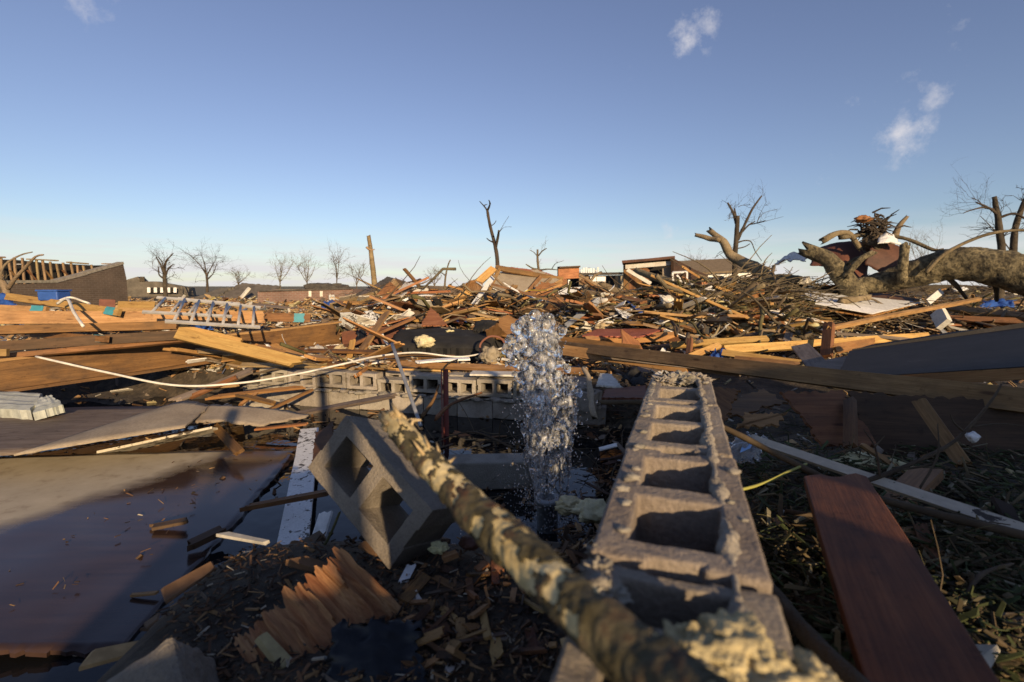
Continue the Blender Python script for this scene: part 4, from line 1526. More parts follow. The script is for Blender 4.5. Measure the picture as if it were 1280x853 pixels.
LUM = [
    # label, name, cat, A, B, w, t, roll, mat, j0, j1
    ('wide tan joist lying on top of the left lumber stack', 'joist', 'joist', (-60, 397, 5.6), (332, 397, 6.4), .15, .04, 80, 'tan', 0, .02, (.97, 0)),
    ('thick brown plank under the wide joist at the left', 'plank', 'plank', (-60, 415, 5.4), (222, 407, 5.9), .10, .06, 75, 'brown', 0, .01, None),
    ('dark plank end low in the left stack above the long beam', 'plank', 'plank', (-60, 437, 5.0), (225, 419, 5.6), .11, .04, 80, 'dark', 0, .02, None),
    ('grey brown plank lowest in the left stack', 'plank', 'plank', (-60, 452, 4.9), (240, 424, 5.7), .06, .04, 60, 'brown', 0, .02, None),
    ('short pine block jutting from the left stack', 'joist', 'joist', (-60, 443, 4.85), (10, 441, 4.95), .07, .045, 80, 'tan', 0, .0, None),
    ('teal ended joist sticking out under the brown plank', 'joist', 'joist', (40, 418, 6.0), (134, 424, 5.3), .07, .045, 80, 'brown', 0, .0, (.9, .13)),
    ('diagonal pine joist with a teal end on the left stack', 'joist', 'joist', (10, 371, 6.6), (150, 391, 5.9), .09, .045, 70, 'pine', 0, 0, (.93, .17)),
    ('upper left joist with a teal end under the blue box', 'joist', 'joist', (-60, 383, 6.2), (59, 388, 6.1), .085, .045, 70, 'tan', 0, 0, (.91, .18)),
    ('thin tan plank crossing behind the ladder', 'plank', 'plank', (150, 388, 7.4), (330, 392, 7.2), .07, .03, 60, 'tan', 0, .05, None),
    ('teal ended brown joist behind the long beam right end', 'joist', 'joist', (300, 396, 7.4), (388, 398, 7.6), .13, .045, 80, 'brown', .02, 0, (.84, .17)),
    ('bright pine beam sloping down to the low wall', 'beam', 'beam', (222, 417, 5.3), (378, 455, 5.35), .13, .06, 62, 'pine', 0, .12, None),
    ('second pine board nailed along the bright sloping beam', 'board', 'board', (226, 409, 5.42), (303, 427, 5.45), .06, .04, 62, 'pine', 0, .02, None),
    ('short brown plank under the right end of the long beam', 'plank', 'plank', (350, 440, 7.0), (440, 432, 7.3), .10, .03, 20, 'brown', .03, .03, None),
    ('flat brown plank below the leaning tan board', 'plank', 'plank', (380, 438, 6.9), (500, 442, 6.6), .10, .03, 10, 'brown', .05, .02, None),
    ('tan board leaning against the debris left of the black cushion', 'board', 'board', (483, 391, 7.8), (450, 441, 6.8), .17, .03, 25, 'tan', .02, 0, None),
    ('short pale upright board left of the leaning tan board', 'board', 'board', (441, 425, 6.9), (436, 450, 6.7), .09, .03, 30, 'pine', .01, .01, None),
    ('red brown panel lying behind the leaning tan board', 'panel', 'panel', (428, 426, 7.6), (508, 416, 7.8), .27, .03, 75, 'red', 0, .02, None),
    ('white siding strip lying near the end of the long beam', 'siding strip', 'siding', (425, 405, 8.6), (475, 403, 8.8), .16, .01, 15, 'white', .02, .05, None),
    ('long pale lath slanting up to the cluttered heap', 'lath', 'lath', (430, 393, 9.6), (484, 375, 10), .18, .02, 40, 'drywall', .05, .02, None),
    # across the low wall
    ('tan plank lying along the back of the low wall', 'plank', 'plank', (500, 455, 6.0), (735, 464, 5.5), .08, .035, 30, 'tan', 0, .02, None),
    ('white split board lying on the low wall near the rod', 'board', 'board', (520, 453, 5.9), (588, 449, 5.9), .10, .02, 5, 'white', .06, .02, None),
    ('narrow brown plank running behind the black cushion front', 'plank', 'plank', (470, 447, 6.5), (570, 447, 6.3), .06, .03, 40, 'brown', .02, .04, None),
    ('cream panel edge lying on the low wall behind the fountain', 'panel', 'panel', (588, 467, 5.45), (700, 468, 5.3), .22, .02, 0, 'drywall', .02, .02, None),
    ('orange splinter board right of the black cushion', 'board', 'board', (590, 408, 7.4), (655, 426, 6.6), .08, .02, 20, 'pine', .02, .03, None),
    # right of the fountain
    ('brown beam behind the fountain right side', 'beam', 'beam', (695, 428, 6.4), (800, 441, 5.8), .17, .07, 78, 'brown', 0, .02, None),
    ('second brown beam below the first right of the fountain', 'beam', 'beam', (705, 438, 5.9), (860, 460, 4.9), .12, .06, 75, 'tan', 0, .02, None),
    ('dark weathered timber with a pointed end right of the fountain', 'timber', 'timber', (755, 443, 5.5), (930, 462, 4.6), .13, .08, 60, 'gray', .12, .05, None),
    ('thick bright pine timber in the right lumber pile', 'timber', 'timber', (732, 426, 6.9), (845, 420, 7.2), .11, .09, 20, 'pine', 0, .02, None),
    ('long pine stud pointing to the brush pile', 'stud', 'stud', (855, 413, 7.8), (1005, 404, 8.3), .14, .045, 65, 'pine', .02, .02, None),
    ('pine stud behind the long pale one under the brush', 'stud', 'stud', (850, 405, 8.6), (1040, 400, 8.8), .09, .045, 40, 'tan', .02, .02, None),
    ('pine stud lying in front of the dark gap on the right', 'stud', 'stud', (838, 432, 6.5), (960, 424, 6.8), .09, .045, 50, 'pine', .02, .02, None),
    ('thick pale pine timber right of the blue scrap', 'timber', 'timber', (905, 438, 6.2), (1160, 421, 6.9), .11, .06, 60, 'pine', 0, .02, None),
    ('short pine stud lying low before the long beam', 'stud', 'stud', (903, 441, 5.6), (1002, 455, 5.1), .075, .04, 60, 'pine', 0, .01, None),
    ('pale pine stud end beneath the short low stud', 'stud', 'stud', (918, 450, 5.3), (1000, 458, 4.9), .08, .04, 50, 'tan', 0, .01, None),
    ('pine stud slanting left of the blue scrap', 'stud', 'stud', (862, 447, 5.6), (900, 432, 6.3), .08, .04, 40, 'pine', .02, .02, None),
    ('upright brown post stub in the right lumber pile', 'post', 'post', (1037, 403, 6.4), (1033, 446, 6.1), .12, .07, 30, 'brown', .03, 0, None),
    ('small upright broken stud left of the pine pile', 'stud', 'stud', (863, 422, 6.0), (860, 450, 5.7), .06, .045, 30, 'brown', .04, 0, None),
    ('grey board with a frayed orange end before the slate coloured board', 'board', 'board', (1000, 432, 5.8), (1030, 468, 4.6), .19, .025, 15, 'gray', .01, .08, None),
    ('brown splintered slab lying right of the post stub', 'slab', 'wood slab', (1040, 437, 6.1), (1095, 428, 6.4), .14, .03, 35, 'orange', .1, .15, None),
    ('long tan pole slanting over the debris to the right', 'pole', 'pole', (1035, 411, 6.3), (1225, 374, 8.0), .05, .05, 20, 'tan', .03, .01, None),
    ('brown plank running along the right behind the slate coloured board', 'plank', 'plank', (1180, 384, 9.5), (1290, 396, 8.8), .25, .04, 20, 'tan', .05, 0, None),
    ('thin brown plank at the right under the fallen trunk', 'plank', 'plank', (1170, 397, 8.8), (1290, 402, 8.4), .10, .04, 60, 'brown', .05, 0, None),
    ('narrow grey pole lying left of the post stub', 'pole', 'pole', (1045, 417, 6.9), (1140, 425, 6.6), .05, .04, 0, 'gray', .03, .03, None),
    ('small white board standing up before the fallen trunk', 'board', 'board', (1160, 378, 9.0), (1177, 364, 9.2), .11, .02, 60, 'white', 0, 0, None),
    ('pale wood block end standing behind the slate coloured board', 'timber', 'timber', (1172, 390, 7.9), (1180, 406, 7.6), .2, .08, 60, 'drywall', 0, 0, None),
    ('thin pale batten slanting in the centre right rubble', 'batten', 'batten', (750, 409, 8.5), (805, 383, 10.5), .06, .04, 20, 'pine', 0, 0, None),
    ('tan plank slanting at the gable roof foot', 'plank', 'plank', (600, 392, 9.4), (645, 357, 10.4), .12, .05, 30, 'tan', .02, .05, None),
    ('thick pine rafter along the left edge of the gable roof', 'rafter', 'rafter', (566, 382, 9.6), (617, 336, 11), .16, .07, 40, 'pine', .02, .02, None),
    ('white trim board beside the pine rafter of the gable', 'trim board', 'trim board', (590, 384, 9.3), (617, 346, 10.4), .1, .03, 30, 'white', .02, .05, None),
    ('brown crossed board poking up left of the gable', 'board', 'board', (505, 336, 11), (538, 375, 10.4), .07, .04, 20, 'brown', .02, .02, None),
    ('dark short board across the poking brown one', 'board', 'board', (510, 355, 10.6), (527, 350, 10.9), .09, .05, 20, 'dark', .02, .02, None),
    ('wide brown board leaning up to the cluttered heap', 'board', 'board', (456, 398, 9.2), (494, 358, 10.4), .30, .03, 45, 'brown', .04, .02, None),
    ('narrow brown board beside the wide leaning one', 'board', 'board', (468, 400, 9.0), (495, 366, 10), .12, .03, 40, 'tan', .04, .02, None),
    ('grey board slanting down under the cream roof panel', 'board', 'board', (490, 370, 10), (516, 386, 9.3), .16, .02, 20, 'gray', .02, .04, None),
    ('brown box beam standing on end in the rubble', 'beam', 'beam', (684, 398, 8.8), (697, 378, 9.6), .26, .12, 40, 'brown', 0, 0, None),
    ('orange box board leaning right of the standing beam', 'board', 'board', (700, 380, 9.3), (717, 396, 8.8), .28, .03, 30, 'orange', .02, .04, None),
]
for (lab, nm, ct, A, B, w_, t_, roll, mt, j0, j1, wr) in LUM:
    o = plank(nm, lab, ct, A, B, w_, t_, roll, M[mt], j0, j1, bend=random.uniform(-.01, .01))
    if wr and wr[1]:
        wrap(o, A, B, w_, t_, roll, wr[0], wr[1])

# the long straight beam across the right
plank('long_beam', 'long straight tan beam reaching from the middle to the right edge', 'beam', D(690, 431, 6.5), D(1330, 508, 2.15), .115, .045, 68, M['tan'], .02, 0, bev=.003)
# slate coloured board
dp = sheet('slate_board', 'large dark slate coloured board tilted at the right', 'board', [(1045, 470, 3.6), (1330, 457, 2.75), (1330, 402, 4.3), (1200, 412, 5.0), (1090, 432, 5.2), (1062, 441, 5.0)], .018, M['navy'])
bar_part('panel_edge', dp, D(1095, 478, 3.40), D(1340, 464, 2.68), .07, .03, 80, M['orange'])
bar_part('panel_rim', dp, D(1066, 440, 5.02), D(1335, 399, 4.3), .05, .03, 60, M['navy'])
sheet('brown_scrap', 'flat brown board piece between the slate coloured board and grey board', 'board', [(1000, 468, 4.5), (1045, 469, 3.9), (1062, 446, 4.9), (1022, 450, 5.0)], .015, M['gray'], .01)
# plywood shards
SH = [
    ('pointed orange plywood shard standing before the black cushion', [(524, 408, 7.6), (560, 407, 7.5), (548, 392, 8.0), (538, 384, 8.3)], 'orange', .03),
    ('rounded orange plywood piece right of the black cushion', [(620, 423, 6.9), (637, 426, 6.8), (648, 402, 7.4), (636, 392, 7.6), (624, 398, 7.5)], 'orange', .02),
    ('maroon plywood piece leaning in the centre heap', [(560, 402, 8.4), (578, 404, 8.2), (590, 386, 9), (575, 384, 9)], 'red', .02),
    ('slanting grey brown door slab in the centre heap', [(575, 388, 9), (588, 402, 8.5), (597, 398, 8.6), (584, 384, 9.2)], 'gray', .01),
    ('orange brown plywood shard in the right middle rubble', [(727, 380, 9.6), (746, 382, 9.4), (740, 362, 10.4), (732, 368, 10.2)], 'orange', .04),
    ('cream roof panel piece leaning over the left heap', [(491, 370, 9.8), (503, 371, 9.7), (521, 354, 10.6), (507, 352, 10.7)], 'drywall', .02),
    ('pale grey plywood sheet lying before the black cushion heap', [(500, 402, 8.9), (520, 406, 8.6), (524, 396, 9.2), (510, 393, 9.4)], 'drywall', .02),
    ('tan chipboard crate side behind the ladder', [(147, 391, 7.6), (192, 391, 7.8), (194, 377, 8.0), (147, 377, 7.8)], 'pine', .0),
    ('small brick red panel left of the chipboard crate side', [(123, 391, 7.4), (144, 391, 7.5), (144, 375, 7.7), (124, 374, 7.6)], 'redrust', .0),
    ('fallen concrete slab lying flat in the right rubble', [(775, 411, 7.8), (845, 413, 7.4), (862, 408, 7.7), (820, 400, 8.6)], 'slab', .03),
    ('torn red shingle panel lying in the right rubble', [(728, 420, 7.0), (800, 421, 6.8), (834, 411, 7.5), (745, 411, 7.6)], 'redshingle', .03),
    ('dark underside board below the red shingle panel', [(740, 424, 6.9), (820, 419, 7.0), (800, 413, 7.4), (735, 416, 7.3)], 'dark', .03),
    ('small tan concrete paver in the middle rubble', [(703, 406, 8.4), (722, 408, 8.2), (724, 400, 8.6), (707, 398, 8.8)], 'slab', .01),
    ('olive wall board lying in the rubble under the gable', [(665, 388, 9.2), (684, 390, 9.0), (690, 376, 9.8), (668, 372, 10)], 'slab', .04),
    ('white board standing before the ruined houses', [(698, 371, 17), (727, 373, 17), (727, 358, 17.5), (698, 361, 17.5)], 'white', .0),
    ('small white door leaf lying right of the standing white board', [(742, 375, 16), (757, 377, 15.6), (757, 367, 16.2), (742, 367, 16.2)], 'white', .0),
    ('blue grey crumpled sheet in the middle rubble', [(744, 396, 9.2), (758, 402, 8.8), (762, 396, 9.0), (752, 390, 9.4)], 'galv', .02),
]
for lab, pts, mt, jg in SH:
    sheet('plywood_piece' if mt in ('orange', 'red', 'gray', 'pine', 'dark') else 'panel_piece', lab, 'panel', pts, .03 if mt == 'slab' else .018, M[mt], jg)

# black cushions
def cushion(label, corners, th, seed):
    return bent_sheet('sofa_cushion', label, 'cushion', corners, th, M['blackc'], 30, 16,
                      lambda u, v: .07 * (math.sin(math.pi * u) * math.sin(math.pi * v)) ** .4 + .02 * noise.noise(Vector((u * 4, v * 4, seed))) + .012 * noise.noise(Vector((u * 11, v * 9, seed))), .03)


cushion('long torn black sofa cushion lying in the middle of the debris', [D(484, 434, 6.7), D(600, 436, 6.5), D(640, 415, 7.4), D(500, 411, 7.6)], .16, 1)
cushion('second black cushion under the long torn one', [D(486, 441, 6.8), D(575, 443, 6.6), D(590, 430, 7.1), D(495, 430, 7.2)], .12, 2)
cushion('small black cushion end behind the long torn one', [D(592, 414, 7.2), D(618, 415, 7.1), D(622, 402, 7.5), D(595, 402, 7.6)], .12, 3)
clump('foam_chunk', 'yellow foam bulging out of the torn black cushion', 'foam', D(531, 427, 6.62), .13, .08, .08, M['foam'], 4, .4, 2.5, 4)
bent_sheet('black_plastic', 'black plastic sheet hanging in the heap behind the plywood shard', 'plastic sheet', [D(527, 406, 8.6), D(548, 404, 8.6), D(545, 377, 9.2), D(528, 380, 9.2)], .006, M['tarp'], 16, 16, lambda u, v: .1 * noise.noise(Vector((u * 3, v * 3, 1))), .03)
bent_sheet('black_plastic', 'small black bag draped on the red brown panel', 'plastic bag', [D(446, 427, 7.4), D(458, 427, 7.4), D(458, 411, 7.6), D(446, 413, 7.6)], .006, M['tarp'], 12, 12, lambda u, v: .05 * noise.noise(Vector((u * 3, v * 3, 7))), .02)
# blue things
for k, (px, py, d, rx, rz, lab) in enumerate(((68, 370, 6.4, .13, .06, 'blue plastic box on top of the left lumber stack'),)):
    bo = empty('storage_box', lab, 'box', D(px, 375, d))
    p = D(px, py, d)
    vs, fs = box_data(p.x - rx, p.x + rx, p.y - .1, p.y + .1, p.z - rz, p.z + rz)
    o = child('tub', mesh('tub', vs, fs, M['blue']), bo)
    b_ = o.modifiers.new('b', 'BEVEL'); b_.width = .015; b_.segments = 2
    vs, fs = box_data(p.x - rx - .01, p.x + rx + .01, p.y - .11, p.y + .11, p.z + rz, p.z + rz + .02)
    child('lid', mesh('lid', vs, fs, M['blue']), bo)
for lab, c4 in (('crumpled blue tarp by the pink brick house', [D(402, 387, 12), D(420, 388, 12), D(424, 376, 12.6), D(404, 378, 12.6)]), ('blue tarp corner at the far left edge of the stack', [D(-30, 381, 6.8), D(20, 381, 6.8), D(10, 372, 7.2), D(-30, 373, 7.2)]),
                ('blue plastic piece under the ladder foot', [D(238, 413, 6.1), D(266, 412, 6.2), D(262, 402, 6.5), D(240, 404, 6.5)]), ('blue fabric lying under the fallen trunk', [D(1226, 383, 10), D(1266, 384, 9.8), D(1268, 375, 10.4), D(1236, 375, 10.4)]),
                ('small blue scrap in the pine pile', [D(885, 452, 5.4), D(902, 452, 5.4), D(905, 439, 5.8), D(890, 440, 5.8)])):
    bent_sheet('blue_tarp', lab, 'tarp', c4, .01, M['blue'], 14, 10, lambda u, v: .12 * noise.noise(Vector((u * 3, v * 3, len(lab)))) + .05 * noise.noise(Vector((u * 8, v * 7, 2))), .04)
# aluminium ladder
ld = empty('ladder', 'aluminium ladder lying on the lumber stack at the left', 'ladder', D(260, 405, 6.5))
def ladder(A0, A1, B0, B1, n, r):
    for a, b in ((A0, A1), (B0, B1)):
        bar_part('rail', ld, a, b, .04, .022, 35, M['metal'])
    for i in range(n):
        u = (i + .5) / n
        p, q = A0 + (A1 - A0) * u, B0 + (B1 - B0) * u
        child('rung', mesh('rung', *tube_data([p, q], [r, r], 8), M['metal'], True), ld)
ladder(D(206, 402, 5.15), D(325, 409, 5.7), D(222, 373, 6.3), D(326, 385, 6.6), 6, .016)
ladder(D(178, 390, 5.6), D(290, 396, 5.9), D(196, 372, 6.8), D(300, 380, 7.0), 5, .016)
# white foam / vinyl boxes at the left edge
for lab, c4, z in (('long white vinyl siding bundle at the left edge', [D(-60, 508, 4.2), D(38, 513, 4.0), D(55, 492, 4.5), D(-50, 487, 4.7)], .10), ('broken white foam block beside the siding bundle', [D(40, 516, 3.95), D(80, 506, 4.1), D(62, 494, 4.4), D(48, 498, 4.3)], .07)):
    bent_sheet('white_siding', lab, 'siding', c4, z, M['siding'], 16, 10, lambda u, v: .012 * (v * 4 % 1) + .01 * noise.noise(Vector((u * 5, v * 4, 1))), .012, smooth=False)
# white cable swinging across
rod('white_cable', 'long white cable swinging across the left debris', 'cable', [D(45, 446, 4.7), D(130, 465, 4.6), D(220, 482, 4.6), D(300, 479, 4.8), D(370, 468, 5.0), D(430, 455, 5.2), D(470, 446, 5.6), D(520, 441, 6.0), D(580, 446, 6.2), D(640, 432, 6.3)], .011, .011, M['cable'], 70, 8)
rod('white_pipe', 'bent white plastic pipe hanging over the wide joist', 'pipe', [D(72, 380, 6.0), D(84, 374, 5.9), D(92, 390, 5.5), D(104, 408, 5.2)], .016, .016, M['cable'], 18, 8)
rod('white_hose', 'white hose looped behind the blue box', 'hose', [D(74, 376, 6.3), D(88, 372, 6.3), D(104, 377, 6.4), D(112, 380, 6.4), D(105, 382, 6.3)], .014, .014, M['cable'], 20, 8)
rod('black_hose', 'looped grey hose beside the fountain top', 'hose', [D(604, 452, 6.2), D(600, 432, 6.3), D(612, 421, 6.3), D(627, 424, 6.3), D(635, 440, 6.2)], .014, .014, M['redrust'], 24, 8)
clump('mossy_stone', 'olive rag bundle beside the fountain top', 'rag', D(613, 444, 6.1), .12, .08, .11, M['slab'], 4, .45, 2.5, 9)
# vertical tan scrap by the wall end
rod('torn_strip', 'torn pale strip standing between fountain and near wall', 'strip', [D(742, 520, 3.6), D(738, 490, 3.7), D(735, 470, 3.8), D(728, 460, 3.9)], .026, .016, M['slab'], 14, 7, .5, 14)
sheet('dark_red_board', 'dark red board lying left of the near wall end', 'board', [(752, 498, 3.6), (812, 497, 3.4), (808, 482, 4.0), (755, 486, 4.0)], .02, M['red'], .02)
bent_sheet('black_cloth', 'black cloth crumpled left of the near wall end', 'cloth', [D(778, 478, 4.1), D(808, 480, 4.0), D(806, 466, 4.5), D(785, 466, 4.5)], .01, M['blackc'], 14, 12, lambda u, v: .1 * noise.noise(Vector((u * 3, v * 3, 3))), .03)
plank('white_slip', 'small white plastic strip in the dark gap left of the near wall', 'plastic strip', D(748, 562, 2.6), D(772, 556, 2.6), .03, .006, 10, M['white'], .01, .02)
sheet('gray_panel_scrap', 'pale grey panel scrap behind the torn strip', 'panel', [(745, 482, 4.4), (780, 484, 4.2), (765, 468, 4.8), (750, 466, 4.9)], .015, M['drywall'], .02)
# sticks in the water before the low wall
for k, (a, b, w_, mt, lab) in enumerate((
        ((262, 497, 5.0), (380, 484, 5.2), .06, 'orange', 'long orange split stick before the low wall'), ((330, 515, 4.7), (392, 487, 5.2), .06, 'brown', 'brown split stick slanting to the low wall'),
        ((215, 502, 4.9), (318, 462, 5.8), .10, 'gray', 'grey board slanting up behind the orange sticks'), ((235, 498, 4.9), (300, 470, 5.5), .05, 'orange', 'thin orange stick left of the long split stick'),
        ((298, 508, 4.7), (323, 490, 5.1), .03, 'pine', 'small pale stick pointing up before the wall'), ((300, 494, 4.9), (345, 505, 4.7), .07, 'brown', 'short brown board floating among the sticks'),
        ((250, 488, 5.2), (300, 481, 5.4), .05, 'tan', 'short tan lath left of the wall end'))):
    plank('stick', lab, 'stick', a, b, w_, .025, random.uniform(-20, 40), M[mt], .12, .1)

# white siding wall section lying under the fallen trunk
ws = empty('fallen_siding', 'section of white lap siding lying under the fallen trunk', 'siding', D(1070, 385, 9.0))
Q = [D(996, 378, 8.9), D(1090, 395, 8.4), D(1152, 378, 9.3), D(1010, 364, 9.7)]
for k in range(4):
    a, b = k / 4, (k + 1) / 4 - .01
    p0 = Q[0] + (Q[1] - Q[0]) * 0
    e = [Q[0].lerp(Q[1], a), Q[3].lerp(Q[2], a), Q[3].lerp(Q[2], b), Q[0].lerp(Q[1], b)]
for k in range(4):
    a, b = k / 4, (k + .97) / 4
    e = [Q[0].lerp(Q[3], 1 - b), Q[1].lerp(Q[2], 1 - b), Q[1].lerp(Q[2], 1 - a), Q[0].lerp(Q[3], 1 - a)]
    e = [p + Vector((0, 0, .012 * k)) for p in e]
    if k == 3:
        e[0] = e[0].lerp(e[1], .25); e[3] = e[3].lerp(e[2], .2)
    sheet('lap_board', None, None, e, .014, M['white'], parent=ws)
sheet('sheathing', None, None, [p + Vector((0, .08, -.03)) for p in Q], .02, M['orange'], .02, parent=ws)
sheet('brown_deck', 'strip of brown roof deck above the white siding section', 'roof deck', [(1000, 370, 9.9), (1060, 360, 10.6), (1150, 374, 9.6), (1140, 380, 9.2)], .02, M['brown'], .02)

# ================================================================ trees
def ptree(name, label, d, trunk, limbs, mat, r0, r1, twigs=0, tl=14, group=None, spread=.5, seed=1, sides=8):
    """tree whose trunk and limbs run through photo pixels at distance d; radii in photo pixels"""
    rnd = random.Random(seed)
    k = d / FPX
    ground = D(trunk[0][0], trunk[0][1], d)
    basep = Vector((ground.x, ground.y, tz(ground.x, ground.y)))
    root = empty(name, label, 'tree', basep, group)
    def path(pts, dy):
        P = [D(px, py, d) for px, py in pts]
        out = []
        for i, p in enumerate(P):
            out.append(p + Vector((0, dy * i / max(1, len(P) - 1), 0)))
        return out
    T_ = path(trunk, 0)
    T_ = [basep - Vector((0, 0, .2))] + T_ if T_[0].z > basep.z + .05 else T_
    n = 18
    P = smooth_path(T_, n)
    vs, fs = tube_data(P, lerp(r0 * k, r1 * k, n + 1), sides + 2, .18, 1.2 / (r0 * k) * .35)
    child('trunk', mesh('trunk', vs, fs, mat, True), root)
    ends = [(P[-1], (P[-1] - P[-3]).normalized(), r1)]
    allp = [(P[i], (P[i] - P[i - 1]).normalized(), r1) for i in range(n // 2, n)]
    for pts, a, b in limbs:
        L = path(pts, rnd.uniform(-spread, spread))
        Pl = smooth_path(L, 12)
        vs, fs = tube_data(Pl, lerp(a * k, b * k, 13), sides, .2, 1.0 / (a * k) * .35)
        child('limb', mesh('limb', vs, fs, mat, True), root)
        allp += [(Pl[i], (Pl[i] - Pl[i - 1]).normalized(), b) for i in range(5, 13)]
    if twigs:
        parts = []
        def grow(p, dr, r, L, lev):
            m_ = 5
            q = [p]
            dd = dr.copy()
            for i in range(m_):
                dd = (dd + Vector((rnd.gauss(0, .22), rnd.gauss(0, .22), rnd.gauss(0.02, .2)))).normalized()
                q.append(q[-1] + dd * L / m_)
            parts.append(tube_data(q, lerp(r, r * .45, m_ + 1), 4, cap=False))
            if lev > 0:
                for c in range(rnd.choice((2, 3))):
                    j = rnd.randint(2, m_)
                    nd = (dd + Vector((rnd.gauss(0, .6), rnd.gauss(0, .6), rnd.gauss(.1, .5)))).normalized()
                    grow(q[j], nd, r * .6, L * rnd.uniform(.5, .8), lev - 1)
        for i in range(twigs):
            p, dr, r = rnd.choice(allp)
            nd = (dr * .6 + Vector((rnd.gauss(0, .6), rnd.gauss(0, .6), rnd.gauss(.25, .5)))).normalized()
            grow(p, nd, max(.22, r * .3) * k * .8, tl * k * rnd.uniform(.6, 1.3), 2)
        child('twigs', mesh('twigs', *join(parts), mat), root, kind='stuff')
    return root


ptree('broken_tree', 'tall snapped tree standing behind the gable roof', 13, [(624, 380), (622, 330), (619, 308), (612, 280), (609, 262)],
      [([(610, 266), (606, 258), (598, 248)], 1.3, .4), ([(605, 257), (608, 252)], .8, .3), ([(610, 262), (613, 257), (612, 254)], 1.4, .5), ([(620, 308), (623, 296), (624, 291)], 1.8, 1.2),
       ([(624, 291), (628, 282), (636, 268)], .35, .2), ([(616, 303), (611, 300), (608, 297)], 1, .5), ([(615, 282), (618, 279), (620, 275)], .6, .3), ([(624, 291), (630, 285), (640, 285)], .3, .15)], M['barkd'], 3.2, 1.6, seed=2)
ptree('broken_tree', 'small snapped tree with level limbs left of the ruined houses', 16, [(676, 380), (674, 345), (672, 325), (672, 312)],
      [([(673, 337), (666, 336), (657, 331)], 1.4, .6), ([(675, 338), (684, 337), (696, 338)], 1.2, .5), ([(673, 320), (678, 314), (683, 311)], 1, .5), ([(672, 321), (667, 316), (662, 314)], .6, .3), ([(690, 336), (694, 330), (703, 327)], .5, .2)], M['bark'], 2.4, 1.1, 6, 10, seed=4)
ptree('broken_tree', 'snapped thin tree stump left of the gable roof', 15, [(556, 380), (556, 360), (557, 346), (560, 332), (563, 325)], [([(557, 345), (553, 342), (547, 339)], .9, .4)], M['bark'], 1.8, .6, 3, 10, seed=5)
ptree('broken_tree', 'torn tree with raised limbs above the car', 18, [(918, 345), (919, 318), (921, 290), (922, 270)],
      [([(921, 282), (919, 266), (914, 252)], 2, 1.1), ([(921, 286), (922, 268), (923, 259)], 1.4, .8), ([(922, 300), (930, 283), (940, 262), (952, 245)], 2.2, .9), ([(928, 290), (934, 282), (940, 278)], 1.1, .6),
       ([(936, 281), (943, 280), (948, 278)], .8, .4), ([(921, 304), (930, 301), (940, 302), (946, 314), (955, 326)], 1, .4), ([(921, 311), (930, 309), (937, 305)], .9, .4),
       ([(946, 279), (952, 270), (962, 264), (978, 260)], .4, .15), ([(946, 279), (950, 266), (956, 253)], .4, .15), ([(923, 259), (930, 256), (940, 255)], .4, .15), ([(948, 279), (960, 276), (975, 272)], .35, .12)], M['barkd'], 3.6, 2.4, 26, 16, seed=6)
ptree('broken_tree', 'dark split tree at the far right edge', 15, [(1252, 345), (1252, 312), (1249, 285), (1246, 265), (1243, 246)],
      [([(1250, 272), (1240, 264), (1228, 258), (1216, 254)], 1.8, .8), ([(1242, 262), (1226, 260), (1208, 264), (1196, 268)], 1.3, .5), ([(1266, 320), (1270, 290), (1276, 270), (1290, 240)], 4, 2.5), ([(1250, 272), (1262, 268), (1272, 276)], 1.6, 1.2),
       ([(1262, 312), (1250, 296), (1236, 280), (1226, 270)], .7, .3), ([(1228, 258), (1222, 252), (1212, 248)], .6, .3)], M['barkd'], 5, 2.6, 34, 26, seed=7, spread=.3)
ptree('bare_tree', 'leaning bare tree before the roofless brick house', 9, [(12, 395), (10, 378), (6, 358), (-8, 338)], [([(9, 362), (24, 348), (42, 334), (58, 322), (72, 320)], 2.6, .8), ([(0, 345), (-4, 330), (4, 318), (10, 313)], 1.5, .6)], M['bark2'], 5, 3.4, 3, 12, seed=8)
ptree('broken_tree', 'stripped tree with curved limbs behind the striped awning', 30, [(207, 372), (206, 350), (205, 335)],
      [([(205, 340), (208, 327), (217, 317)], 1.6, .6), ([(205, 342), (201, 330), (197, 322)], 1.4, .6), ([(207, 346), (213, 336), (222, 331)], 1.2, .5), ([(204, 348), (196, 343), (193, 333)], 1.1, .5), ([(205, 338), (206, 328), (205, 322)], 1, .4)], M['barkd'], 3, 2, 30, 14, seed=9)
ptree('bare_tree', 'bare tree leaning left of the collapsed grey roof', 36, [(259, 370), (259, 352), (257, 338)],
      [([(258, 344), (250, 332), (238, 320)], 1, .3), ([(257, 340), (256, 330), (252, 318)], .9, .3), ([(258, 345), (264, 334), (268, 326)], .9, .3), ([(259, 350), (268, 342), (274, 330)], .8, .3)], M['barkd'], 1.8, 1.0, 40, 16, seed=10)
